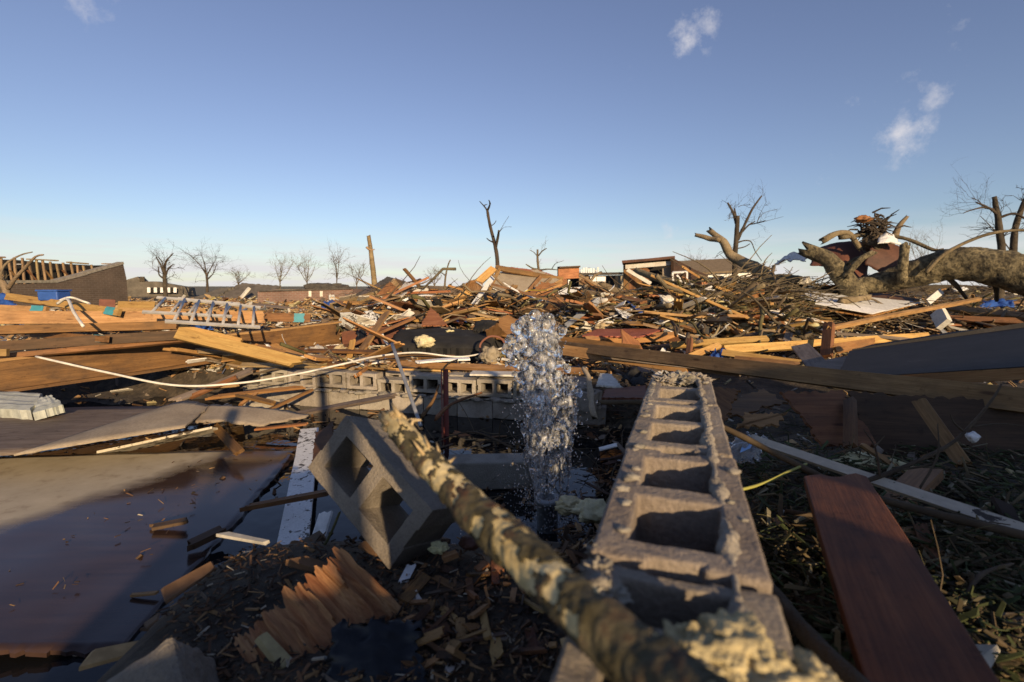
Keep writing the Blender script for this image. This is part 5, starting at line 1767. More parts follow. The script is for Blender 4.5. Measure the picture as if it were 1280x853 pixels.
for k, (px, h, w_, lab) in enumerate(((350, 30, 18, 'far bare tree with a round crown above the pink brick house'), (384, 30, 12, 'far bare tree right of the round crowned one'), (421, 35, 10, 'narrow far bare tree above the end of the pink brick house'),
                                      (446, 24, 8, 'smallest far bare tree left of the wooden pole'), (298, 20, 12, 'low far bare tree above the collapsed grey roof'), 
                                      (543, 18, 12, 'faint far bare tree left of the thin stump'), (653, 16, 12, 'faint far bare tree behind the gable ridge'), (728, 18, 10, 'far bare tree over the ruined houses'), (97, 18, 10, 'far bare tree above the roofless house'),
                                      (1155, 52, 20, 'far bare bush behind the fallen trunk'), (868, 30, 4, 'thin far sapling left of the torn tree'))):
    ptree('bare_tree', lab, 70, [(px, 366), (px, 362 - h * .3), (px, 362 - h * .55)], [([(px, 360 - h * .2), (px - w_ * .4, 360 - h * .6), (px - w_ * .7, 362 - h)], .5, .2), ([(px, 360 - h * .25), (px + w_ * .4, 360 - h * .6), (px + w_ * .6, 362 - h)], .5, .2),
          ([(px, 360 - h * .4), (px + 1, 360 - h * .8), (px - 1, 360 - h)], .5, .2), ([(px, 360 - h * .1), (px - w_ * .2, 360 - h * .55), (px - w_ * .25, 361 - h)], .4, .15), ([(px, 360 - h * .1), (px + w_ * .2, 360 - h * .5), (px + w_ * .3, 361 - h)], .4, .15)],
          M['bark'], .8, .4, 34, h * .42, seed=20 + k, sides=5, spread=2)  # lighter bark colour puts distance haze into these trees
rod('utility_pole', 'broken weathered wooden pole leaning above the debris', 'pole', [D(471, 382, 12), D(467, 345, 12), D(464, 318, 12), D(461, 297, 12)], .075, .045, M['weather'], 20, 9, .12, 5)
rod('bracket_twig', 'short splinter sticking out of the wooden pole', 'splinter', [D(459, 310, 11.9), D(463, 313, 11.95), D(468, 312, 12)], .03, .012, M['weather'], 6, 6, .2, 5)

# fallen trunk
ft = empty('fallen_tree', 'huge fallen tree trunk arching over the debris at the right', 'fallen tree', D(1150, 385, 9.2))
P = smooth_path([D(1062, 360, 9.8), D(1100, 353, 9.6), D(1140, 343, 9.3), D(1185, 331, 9.0), D(1230, 333, 8.7), D(1290, 347, 8.3), D(1420, 395, 7.6)], 80)
rad = [np.interp(i / 80, [0, .2, .4, .6, .8, 1], [.15, .21, .27, .30, .32, .34]) for i in range(81)]
child('trunk', mesh('trunk', *tube_data(P, rad, 56, .11, 6.0, rag=.8), M['trunk'], True), ft)
for pts, a, b in (([D(1072, 372, 9.6), D(1052, 345, 9.5), D(1035, 325, 9.6), D(1006, 312, 9.8)], .20, .13), 
                  ([D(1128, 350, 9.2), D(1129, 330, 9.1), D(1131, 308, 9.1)], .085, .075), ([D(1058, 345, 9.3), D(1075, 325, 9.2), D(1091, 316, 9.2)], .06, .05), ([D(1055, 340, 9.5), D(1062, 328, 9.4), D(1076, 321, 9.4)], .05, .02)):
    Pl = smooth_path(pts, 16)
    child('limb', mesh('limb', *tube_data(Pl, lerp(a, b, 17), 20, .16, 7, rag=1.2), M['trunk'], True), ft)
for lab, pts, a, b, mt in (
        ('bent dead limb leaning over from the brush to the left of the torn tree', [D(965, 352, 12), D(945, 336, 12.4), D(925, 326, 12.8), D(912, 318, 13), D(905, 303, 13), D(897, 296, 13.2), D(888, 289, 13.3)], .17, .07, 'bark2'),
        ('short side limb of the leaning dead limb', [D(898, 300, 13), D(888, 299, 13.2), D(878, 296, 13.3), D(870, 294, 13.4)], .07, .05, 'bark2'),
        ('grey limb lying across the brush under the root mass', [D(1000, 352, 10.5), D(960, 350, 11), D(925, 358, 11.4), D(870, 372, 11.8)], .13, .06, 'bark'),
        ('curved limb rising left of the root mass', [D(1030, 300, 10), D(1046, 292, 10), D(1062, 293, 10), D(1074, 310, 10)], .065, .045, 'bark2'),
        ('forked limb rising right of the root mass', [D(1108, 318, 10), D(1118, 296, 10), D(1124, 283, 10), D(1134, 271, 10)], .085, .03, 'bark2'),
        ('long thin limb arching over the fallen trunk', [D(1158, 340, 8.9), D(1180, 318, 8.8), D(1215, 300, 8.7), D(1250, 290, 8.5), D(1300, 287, 8.3)], .035, .02, 'bark2'),
        ('thin dark limb arching from root mass to trunk', [D(1050, 297, 10), D(1090, 294, 10), D(1130, 298, 9.8), D(1165, 312, 9.5), D(1178, 312, 9.4)], .045, .025, 'bark'),
        ('dark limb hanging under the fallen trunk', [D(1182, 345, 9), D(1196, 358, 9), D(1207, 372, 9.1)], .045, .03, 'barkd'),
        ('second dark limb hanging under the fallen trunk', [D(1232, 350, 8.8), D(1244, 358, 8.8), D(1246, 376, 8.9)], .04, .03, 'barkd'),
        ('long pole like limb in the ruins before the dark wooden house', [D(752, 356, 13), D(770, 364, 12.8), D(792, 372, 12.5), D(822, 380, 12)], .09, .12, 'bark2'),
        ('dead limb leaning on the dark wooden house', [D(795, 338, 18), D(815, 346, 17), D(838, 353, 16), D(858, 365, 15)], .1, .17, 'bark2'),
        ('short torn log end lying before the fallen trunk base', [D(1052, 376, 8.9), D(1070, 374, 8.9), D(1086, 372, 9)], .07, .05, 'bark2')):
    rod('dead_limb', lab, 'limb', pts, a, b, M[mt], 22, 12, .2, 4)
# root mass with junk caught in it
rm_ = empty('root_mass', 'dark torn root mass with splinters above the fallen trunk', 'root mass', D(1090, 320, 10))
c = D(1092, 288, 10)
parts = []
for k in range(110):
    dr = Vector((random.gauss(.2, .9), random.gauss(0, .5), random.gauss(.05, .4))).normalized()
    p = c + Vector((random.gauss(0, .1), random.gauss(0, .12), random.gauss(0, .14)))
    L = random.uniform(.12, .4)
    parts.append(tube_data([p, p + dr * L * .5 + Vector((0, 0, .04)), p + dr * L], [.02, .015, .006], 4))
child('splinters', mesh('splinters', *join(parts), M['barkd']), rm_, kind='stuff')
vs, fs = clump_data((c.x + .05, c.y, c.z - .22), .2, .2, .24, 3, .5, 2.5, 3, .3)
child('root_ball', mesh('root_ball', vs, fs, M['bark'], True), rm_)
vs, fs = clump_data((c.x - .22, c.y, c.z + .22), .14, .1, .08, 3, .6, 2.5, 5, .4)
child('orange_rot', mesh('orange_rot', vs, fs, M['orange'], True), rm_)
bent_sheet('rusty_sheet', 'big folded rust brown metal sheet under the root mass', 'metal sheet', [D(1012, 332, 10.2), D(1084, 350, 9.8), D(1090, 300, 10.4), D(1020, 311, 10.8)], .01, M['rust'], 20, 12, lambda u, v: .08 * math.sin(u * 4), .01)
bent_sheet('rusty_sheet', 'upright rust brown metal sheet right of the folded one', 'metal sheet', [D(1080, 330, 9.8), D(1118, 350, 9.6), D(1134, 312, 9.8), D(1092, 296, 10)], .01, M['rust'], 16, 12, lambda u, v: .05 * math.sin(v * 3), .01)
bent_sheet('white_cloth', 'white cloth folded over the upright rusty sheet', 'cloth', [D(1098, 304, 9.6), D(1128, 308, 9.6), D(1118, 296, 9.8), D(1100, 293, 9.9)], .02, M['white'], 12, 10, lambda u, v: .06 * math.sin(u * 3.1) + .03 * noise.noise(Vector((u * 5, v * 5, 1))), .02)
bent_sheet('white_cloth', 'crumpled white sheet on the brush above the car', 'cloth', [D(968, 330, 11.6), D(1006, 326, 11.4), D(1010, 318, 11.6), D(985, 319, 11.8)], .02, M['white'], 14, 10, lambda u, v: .06 * math.sin(u * 3.1) + .08 * noise.noise(Vector((u * 5, v * 5, 9))), .03)
bent_sheet('white_cloth', 'white rag hanging on the brush heap', 'cloth', [D(985, 357, 10.6), D(1015, 352, 10.4), D(1010, 345, 10.6), D(990, 349, 10.8)], .02, M['drywall'], 12, 10, lambda u, v: .1 * noise.noise(Vector((u * 4, v * 4, 4))), .03)

# ================================================================ houses
def wall_poly(name, parent, A, B, pix, th, mat):
    """wall in the vertical plane through A, B with outline given in photo pixels"""
    P = [VP(px, py, A, B) for px, py in pix]
    X = (B - A).normalized()
    n = Vector((-X.y, X.x, 0))
    if n.y < 0:
        n = -n
    m = Matrix((X, Vector((0, 0, 1)), X.cross(Vector((0, 0, 1))))).transposed().to_4x4()
    c = Vector((A.x, A.y, 0)); m.translation = c
    inv = m.inverted()
    q = [inv @ p for p in P]
    k = len(q)
    zdir = (inv.to_3x3() @ n).z
    vs = [(p.x, p.y, 0) for p in q] + [(p.x, p.y, zdir * th) for p in q]
    fs = [tuple(range(k)), tuple(range(2 * k - 1, k - 1, -1))] + [(i, i + k, (i + 1) % k + k, (i + 1) % k) for i in range(k)]
    me = mesh(name, vs, fs, mat)
    bm = bmesh.new(); bm.from_mesh(me); bmesh.ops.recalc_face_normals(bm, faces=bm.faces); bm.to_mesh(me); bm.free()
    return child(name, me, parent, m)


def flat(p):
    return Vector((p.x, p.y, 0))


# roofless brick house, far left
A, B = flat(D(-120, 360, 13)), flat(D(158, 360, 19))
h1 = empty('roofless_house', 'roofless dark brick house with bare studs at the far left', 'house', A.lerp(B, .6))
wall_poly('brick_wall', h1, A, B, [(-120, 400), (-120, 356), (40, 355), (70, 353), (92, 349), (108, 343), (128, 338), (154, 330), (158, 348), (162, 400)], .25, M['brick_dark'])
n_ = Vector((-(B - A).y, (B - A).x, 0)).normalized()
for (a, b) in (((-120, 354), (72, 352)), ((70, 352), (108, 342)), ((106, 342), (154, 329))):
    bar_part('wall_cap', h1, VP(*a, A, B) + n_ * .12, VP(*b, A, B) + n_ * .12, .3, .09, 0, M['mortar'])
A2, B2 = A + n_ * 4.5, B + n_ * 4.5
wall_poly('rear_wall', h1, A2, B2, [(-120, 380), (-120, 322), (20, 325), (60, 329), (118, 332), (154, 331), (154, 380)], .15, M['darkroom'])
A3, B3 = A + n_ * 3.6, B + n_ * 3.6
for k in range(17):
    px = -24 + k * 8.6 + random.uniform(-1, 1)
    top = 322 + max(0, (px - 20)) * .075 + random.choice((0, 0, 2, 4))
    bar_part('stud', h1, VP(px + random.uniform(2, 7), 356, A3, B3), VP(px, top, A3, B3), .07, .05, 20, M['weather'])
for k in range(7):
    px = -10 + k * 22
    bar_part('brace', h1, VP(px, 338, A3, B3), VP(px + 14, 354, A3, B3), .08, .05, 10, M['brown'])
for (a, b) in (((-30, 321), (6, 322)), ((34, 324), (72, 326)), ((84, 328), (110, 330)), ((128, 330), (142, 330))):
    bar_part('top_plate', h1, VP(*a, A3, B3), VP(*b, A3, B3), .12, .05, 0, M['weather'])
sheet('pale_sliver', None, None, [VP(18, 331, A3, B3), VP(26, 331, A3, B3), VP(26, 330, A3, B3) , VP(18, 330, A3, B3)], .03, M['white'], parent=h1)  # thin white strip set among the studs

# low grey house with the striped awning
A, B = flat(D(158, 360, 34)), flat(D(245, 360, 36))
h2 = empty('grey_house', 'battered low grey house with a striped awning', 'house', A.lerp(B, .5))
wall_poly('wall', h2, A, B, [(158, 385), (158, 350), (172, 346), (178, 352), (196, 352), (205, 354), (240, 360), (245, 385)], 3.0, M['shingle2'])
for k in range(9):
    px = 184 + k * 4.1
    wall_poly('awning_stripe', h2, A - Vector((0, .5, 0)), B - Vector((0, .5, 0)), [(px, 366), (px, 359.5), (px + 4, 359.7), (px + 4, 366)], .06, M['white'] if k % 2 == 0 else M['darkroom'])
wall_poly('gable_stub', h2, A - Vector((0, .1, 0)), B - Vector((0, .1, 0)), [(174, 352), (175, 346), (180, 346), (181, 352)], .3, M['barkd'])
# collapsed grey roof
A, B = flat(D(225, 360, 24)), flat(D(330, 360, 26))
h3 = empty('collapsed_roof', 'collapsed grey shingle roof left of the pink brick house', 'roof', A.lerp(B, .5))
sheet('roof_slope', None, None, [VP(243, 378, A, B), VP(330, 382, A, B), VP(318, 357, A, B) + Vector((0, 3, 0)), VP(262, 353, A, B) + Vector((0, 3, 0))], .12, M['shingle2'], .1, parent=h3)
sheet('roof_slope', None, None, [VP(225, 376, A, B), VP(262, 379, A, B), VP(264, 356, A, B) + Vector((0, 2, 0)), VP(240, 364, A, B) + Vector((0, 2, 0))], .12, M['shingle2'], .1, parent=h3)
bar_part('rafter', h3, VP(300, 374, A, B), VP(312, 360, A, B), .2, .1, 20, M['drywall'])
# pink brick house
A, B = flat(D(322, 360, 21)), flat(D(442, 360, 23))
h4 = empty('brick_house', 'long low pink brown brick house with its roof gone', 'house', A.lerp(B, .5))
wall_poly('brick_wall', h4, A, B, [(322, 400), (322, 365), (345, 362), (440, 361), (441, 400)], .3, M['brick_pink'])
bar_part('wall_cap', h4, VP(322, 364, A, B) + Vector((0, .1, 0)), VP(441, 361, A, B) + Vector((0, .1, 0)), .34, .05, 0, M['shingle'])
wall_poly('side_wall', h4, B, B + Vector((.8, 6, 0)), [(441, 400), (441, 361), (461, 363), (461, 400)], .2, M['brick_pink'])
for px in (388, 402):
    bar_part('vent', h4, VP(px, 364, A, B) - Vector((0, .05, 0)), VP(px, 371, A, B) - Vector((0, .05, 0)), .12, .05, 90, M['drywall'])
bar_part('meter_box', h4, VP(415, 369, A, B) - Vector((0, .08, 0)), VP(416, 378, A, B) - Vector((0, .08, 0)), .25, .1, 90, M['galv'])
for k in range(5):
    p = VP(372 + k * 9, 361, A, B) + Vector((0, 2, 0))
    vs, fs = clump_data((p.x, p.y, p.z), .5, .4, .25, 2, .5, 2, k, .2)
    child('rubble', mesh('rubble', vs, fs, M['shingle']), h4)
# dark shingle roof by the pole
A, B = flat(D(440, 370, 17)), flat(D(505, 370, 18))
h5 = empty('collapsed_roof', 'dark collapsed roof corner behind the wooden pole', 'roof', A.lerp(B, .5))
sheet('roof_slope', None, None, [VP(440, 366, A, B), VP(478, 372, A, B), VP(496, 347, A, B) + Vector((0, 1.5, 0)), VP(462, 348, A, B) + Vector((0, 2.5, 0))], .1, M['shingle'], .05, parent=h5)
sheet('gable_end', None, None, [VP(478, 374, A, B), VP(508, 366, A, B), VP(500, 350, A, B), VP(494, 347, A, B)], .08, M['dark'], .03, parent=h5)
for k in range(6):
    bar_part('rafter', h5, VP(476 + k * 2, 374 - k * 1.5, A, B) - Vector((0, .1, 0)), VP(494 + k * 1.5, 349 + k * 1.8, A, B) - Vector((0, .1, 0)), .1, .05, 20, M['weather'])
# far wooden wall
A, B = flat(D(530, 362, 30)), flat(D(583, 362, 31))
h6 = empty('wooden_house', 'distant low brown wall between the crossed boards and gable', 'house', A.lerp(B, .5))
wall_poly('wall', h6, A, B, [(531, 380), (531, 357), (560, 358), (583, 360), (583, 380)], 2.5, M['brick_dark'])
for k in range(3):
    bar_part('debris_board', h6, VP(536 + 12 * k, 374, A, B) - Vector((0, .5, 0)), VP(544 + 12 * k, 366, A, B) - Vector((0, .7, 0)), .3, .05, 20, M['tan'])
# gable roof remnant in the centre
gr = empty('gable_roof', 'torn gable roof section with tan underside in the centre', 'roof', D(640, 385, 11))
g0, g1, g2, g3 = D(585, 385, 10.6), D(700, 352, 11.2), D(668, 338, 12), D(621, 334, 11.6)
sheet('roof_deck', None, None, [D(592, 387, 10.4), D(632, 383, 10.2), D(702, 352, 11.6), D(672, 340, 12), D(626, 333, 11.6)], .04, M['slab'], .04, parent=gr)
for k in range(7):
    u = k / 6
    a = D(600 + 14 * k, 385 - 4 * k, 10.35 + .12 * k); b = D(624 + 13 * k, 336 + 2.5 * k, 11.45 + .03 * k)
    if k in (0, 4, 5, 6):
        bar_part('rafter', gr, a, b, .09, .04, 70, M[('tan', 'weather')[k % 2]])
bar_part('ridge_board', gr, D(619, 335, 11.5), D(704, 350, 11.7), .12, .05, 60, M['brown'])
sheet('shingle_edge', None, None, [D(624, 332, 11.7), D(675, 338, 12.1), D(706, 349, 11.8), D(640, 336, 11.7)], .05, M['redshingle'], .04, parent=gr)
sheet('torn_lining', None, None, [D(652, 372, 10.2), D(690, 368, 10.4), D(697, 354, 10.8), D(676, 352, 10.8)], .02, M['orange'], .06, parent=gr)
sheet('hollow_shade_sheet', None, None, [D(640, 386, 10.6), D(682, 378, 10.8), D(680, 357, 11.2), D(648, 364, 11)], .02, M['dark'], .06, parent=gr)  # dark sheet painted as the shade in the hollow under the roof
for lab, pts, r in (('tangle of black pipe in front of the gable roof', [D(610, 378, 9.6), D(606, 370, 9.6), D(612, 384, 9.4), D(622, 380, 9.4), D(624, 366, 9.5), D(616, 372, 9.4)], .035), ('thin pale pipe bent before the gable roof', [D(616, 344, 10.2), D(630, 358, 10), D(648, 372, 9.6), D(655, 380, 9.4)], .025), ('coil of tan conduit right of the black pipe', [D(636, 388, 9.3), D(645, 376, 9.4), D(652, 370, 9.4), D(642, 384, 9.2), D(655, 378, 9.2)], .025)):
    rod('bent_pipe', lab, 'pipe', pts, r, r, M['tarp'] if 'black' in lab else M['weather'], 26, 8)

# ruined houses right of the centre
A, B = flat(D(697, 360, 24)), flat(D(782, 360, 25))
h7 = empty('ruined_house', 'gutted house with orange sheathing right of the small snapped tree', 'house', A.lerp(B, .5))
wall_poly('sheathing_wall', h7, A, B, [(698, 349), (698, 335), (724, 334), (724, 348)], .15, M['orange'])
wall_poly('low_wall', h7, A, B, [(698, 385), (698, 349), (709, 349), (709, 385)], .15, M['brown'])
wall_poly('interior_shade_sheet', h7, A + Vector((0, 1.0, 0)), B + Vector((0, 1.0, 0)), [(700, 385), (700, 346), (780, 344), (780, 385)], .1, M['darkroom'])  # near-black sheet stands in for the shade inside the house
wall_poly('board_wall', h7, A, B, [(724, 385), (724, 346), (736, 344), (738, 385)], .12, M['weather'])
wall_poly('block_wall', h7, A, B, [(738, 385), (738, 352), (757, 352), (757, 385)], .12, M['slab'])
wall_poly('white_panel', h7, A - Vector((0, .15, 0)), B - Vector((0, .15, 0)), [(738, 352), (738, 346), (757, 346), (757, 352)], .1, M['white'])
wall_poly('end_pier', h7, A, B, [(776, 385), (776, 344), (781, 344), (781, 385)], .3, M['slab'])
bar_part('roof_edge', h7, VP(724, 343, A, B), VP(781, 342, A, B), .5, .12, 0, M['shingle'])
bar_part('roof_edge', h7, VP(698, 334.5, A, B), VP(724, 333.5, A, B), .3, .08, 0, M['dark'])
bar_part('window_post', h7, VP(711, 350, A, B) - Vector((0, .05, 0)), VP(711, 362, A, B) - Vector((0, .05, 0)), .1, .05, 90, M['white'])
for k in range(8):
    bar_part('white_slat', h7, VP(734 + 3.2 * k, 341, A, B) + Vector((0, 2, 0)), VP(734 + 3.2 * k + random.uniform(-.4, .4), random.uniform(332, 336), A, B) + Vector((0, 2, 0)), .1, .03, 90, M['white'])
A, B = flat(D(778, 360, 19.5)), flat(D(846, 360, 19))
h8 = empty('ruined_house', 'dark wooden house shell with an open front and flat roof', 'house', A.lerp(B, .5))
wall_poly('left_wall', h8, A, B, [(779, 385), (779, 331), (802, 329), (812, 338), (812, 350), (795, 350), (795, 385)], .12, M['brown'])
wall_poly('interior_shade_sheet', h8, A + Vector((0, 1.2, 0)), B + Vector((0, 1.2, 0)), [(780, 385), (780, 326), (846, 326), (846, 385)], .1, M['darkroom'])  # black sheet behind the open front, painted as deep interior shade
wall_poly('right_wall', h8, A, B, [(828, 385), (828, 336), (840, 333), (841, 385)], .12, M['slab'])
wall_poly('fascia', h8, A, B, [(778, 331), (779, 328), (840, 323.5), (840, 333), (802, 332)], .12, M['brown'])
bar_part('white_beam', h8, VP(781, 334, A, B) - Vector((0, .1, 0)), VP(840, 329, A, B) - Vector((0, .1, 0)), .16, .06, 90, M['drywall'])
bar_part('roof_edge', h8, VP(777, 328, A, B) - Vector((0, .1, 0)), VP(842, 322.5, A, B) - Vector((0, .1, 0)), .5, .1, 0, M['rust'])
for k in range(7):
    bar_part('wall_board', h8, VP(781 + 3.3 * k, 366, A, B) - Vector((0, .03, 0)), VP(781 + 3.3 * k, 335, A, B) - Vector((0, .03, 0)), .1, .025, 90, M['brown'])
bar_part('hanging_batten', h8, VP(781, 338, A, B) - Vector((0, .4, 0)), VP(808, 355, A, B) - Vector((0, .6, 0)), .14, .05, 70, M['drywall'])
for k in range(4):
    bar_part('crate_slat', h8, VP(800, 354 + 3 * k, A, B) - Vector((0, .3, 0)), VP(811, 354 + 3 * k, A, B) - Vector((0, .3, 0)), .05, .04, 90, M['dark'])
wall_poly('side_roof', h8, B, B + Vector((3.2, 4, 0)), [(842, 350), (842, 323), (870, 338), (885, 344), (885, 350)], .1, M['dark'])
A, B = flat(D(845, 350, 30)), flat(D(965, 350, 32))
h9 = empty('tan_roof_house', 'long house with a tan shingle roof behind the car', 'house', A.lerp(B, .5))
wall_poly('front_wall', h9, A, B, [(845, 380), (845, 341), (958, 337), (958, 380)], 4, M['white'])
sheet('roof_slope', None, None, [VP(843, 342, A, B) - Vector((0, .4, 0)), VP(963, 337, A, B) - Vector((0, .4, 0)), VP(952, 318, A, B) + Vector((0, 3, 0)), VP(850, 325, A, B) + Vector((0, 3, 0))], .12, M['roof_tan'], .06, parent=h9)
for a, b in ((846, 860), (870, 884)):
    wf_ = wall_poly('window_frame', h9, A - Vector((0, .2, 0)), B - Vector((0, .2, 0)), [(a, 357), (a, 343), (b, 342), (b, 356)], .1, M['white'])
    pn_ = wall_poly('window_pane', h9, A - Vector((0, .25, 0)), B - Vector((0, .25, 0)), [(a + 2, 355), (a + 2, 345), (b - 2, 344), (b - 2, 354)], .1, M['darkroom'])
    pn_.matrix_parent_inverse = (wf_.matrix_basis).inverted() @ pn_.parent.matrix_basis @ pn_.matrix_parent_inverse if False else wf_.matrix_basis.inverted()
    pn_.parent = wf_
    wf_.matrix_parent_inverse = h9.matrix_basis.inverted()
A, B = flat(D(765, 380, 12.5)), flat(D(845, 380, 12.8))
lw = empty('retaining_wall', 'low olive concrete wall before the ruined houses', 'wall', A.lerp(B, .5))
wall_poly('wall_body', lw, A, B, [(760, 398), (763, 375), (838, 370), (842, 390)], .3, M['slab'])
bar_part('coping', lw, VP(762, 374, A, B) + Vector((0, .12, 0)), VP(839, 369, A, B) + Vector((0, .12, 0)), .36, .06, 0, M['concrete'])
# upright white door frame near the car
df = empty('door_frame', 'empty white door frame standing left of the car', 'door frame', D(850, 362, 15.5))
for a, b in (((841, 341, 15.5), (842, 360, 15.5)), ((859, 340, 15.7), (859, 358, 15.7)), ((841, 341, 15.5), (859, 340, 15.7)), ((846, 344, 15.4), (857, 357, 15.4))):
    bar_part('frame_bar', df, D(*a), D(*b), .07, .05, 20, M['white'])
# houses and mounds along the right horizon
for lab, pts, d in (('low dark debris bank beyond the road at the right', [(1130, 372), (1130, 362), (1160, 357), (1200, 356), (1240, 359), (1290, 357), (1420, 360), (1420, 372)], 44),):
    A, B = flat(D(pts[0][0], 365, d)), flat(D(pts[-1][0], 365, d - 2))
    e_ = empty('debris_bank', lab, 'debris bank', A.lerp(B, .5))
    wall_poly('bank', e_, A, B, pts, 3, M['barkd'])
    for k in range(30):
        px = random.uniform(1135, 1400); py = random.uniform(358, 368)
        p = VP(px, py, A, B) - Vector((0, random.uniform(.2, 1.5), 0))
        vs, fs = clump_data(tuple(p), random.uniform(.2, .9), .4, random.uniform(.1, .3), 2, .5, 2.5, k, .3)
        child('rubble', mesh('rubble', vs, fs, random.choice((M['shingle'], M['drywall'], M['bark'], M['white']))), e_)

# the half buried car
def car():
    root = empty('sedan_car', 'dark grey sedan half buried under the brush', 'car', Vector((D(888, 374, 21).x, 21, .45)))
    root.rotation_euler = (R(2), R(-2), R(48))
    O = root
    L = Matrix.LocRotScale(root.location, root.rotation_euler, None)
    def prof(y, pts):
        return [(x, y, z) for x, z in pts]
    low = [(-2.2, .25), (-2.2, .62), (-2.05, .82), (-1.2, .93), (1.35, .95), (2.0, .90), (2.15, .66), (2.15, .28)]
    up = [(-1.25, .92), (-.55, 1.36), (-.25, 1.42), (.55, 1.42), (.85, 1.36), (1.5, .94)]
    def loft(rows):
        vs, fs = [], []
        n = len(rows[0])
        for r in rows:
            vs += r
        for i in range(len(rows) - 1):
            for k in range(n - 1):
                fs.append((i * n + k, i * n + k + 1, (i + 1) * n + k + 1, (i + 1) * n + k))
        fs.append(tuple(range(n)))
        fs.append(tuple(reversed(range((len(rows) - 1) * n, len(rows) * n))))
        return vs, fs
    def addp(name, vs, fs, mat, bev=0):
        me = mesh(name, vs, fs, mat)
        bm = bmesh.new(); bm.from_mesh(me); bmesh.ops.recalc_face_normals(bm, faces=bm.faces); bm.to_mesh(me); bm.free()
        o = bpy.data.objects.new(name, me)
        COL.objects.link(o); o.parent = O
        if bev:
            b_ = o.modifiers.new('b', 'BEVEL'); b_.width = bev; b_.segments = 3
            o.data.polygons.foreach_set('use_smooth', [True] * len(o.data.polygons))
        return o
    addp('body', *loft([prof(-.88, low), prof(.88, low)]), M['carpaint'], .09)
    s = [(x * .97, z) for x, z in up]
    addp('cabin', *loft([prof(-.80, up)[:1] + prof(-.66, up)[1:-1] + prof(-.80, up)[-1:], prof(.80, up)[:1] + prof(.66, up)[1:-1] + prof(.80, up)[-1:]]), M['carpaint'], .05)
    # windscreen, rear screen, side windows
    def quad(name, pts, t=.012):
        a = [Vector(p) for p in pts]
        n = (a[1] - a[0]).cross(a[3] - a[0]).normalized() * t
        addp(name, [tuple(p + n) for p in a] + [tuple(p - n) for p in a], [(0, 1, 2, 3), (7, 6, 5, 4), (0, 4, 5, 1), (1, 5, 6, 2), (2, 6, 7, 3), (3, 7, 4, 0)], M['glass_dark'])
    quad('windscreen', [(-1.2, -.66, .97), (-1.2, .66, .97), (-.58, .58, 1.35), (-.58, -.58, 1.35)], .03)
    quad('rear_screen', [(1.42, -.62, .99), (1.42, .62, .99), (.9, .56, 1.34), (.9, -.56, 1.34)], .03)
    for y, yy in ((-.79, -.69), (.79, .69)):
        quad('side_window', [(-1.0, y, .98), (-.05, y, .98), (-.05, yy, 1.34), (-.48, yy, 1.34)], .025)
        quad('side_window', [(.03, y, .98), (1.15, y, .98), (.72, yy, 1.34), (.03, yy, 1.34)], .025)
        for x in (-1.35, 1.3):
            vs, fs = tube_data([Vector((x, y * 1.12 - .08 * (1 if y > 0 else -1), .32)), Vector((x, y * 1.12 + .06 * (1 if y > 0 else -1), .32))], [.32, .32], 20)
            addp('wheel', vs, fs, M['rubber'])
        quad('headlight', [(-2.21, y * .95 - .14, .66), (-2.21, y * .95 + .02, .66), (-2.18, y * .95 + .02, .78), (-2.18, y * .95 - .14, .78)], .02)


car()

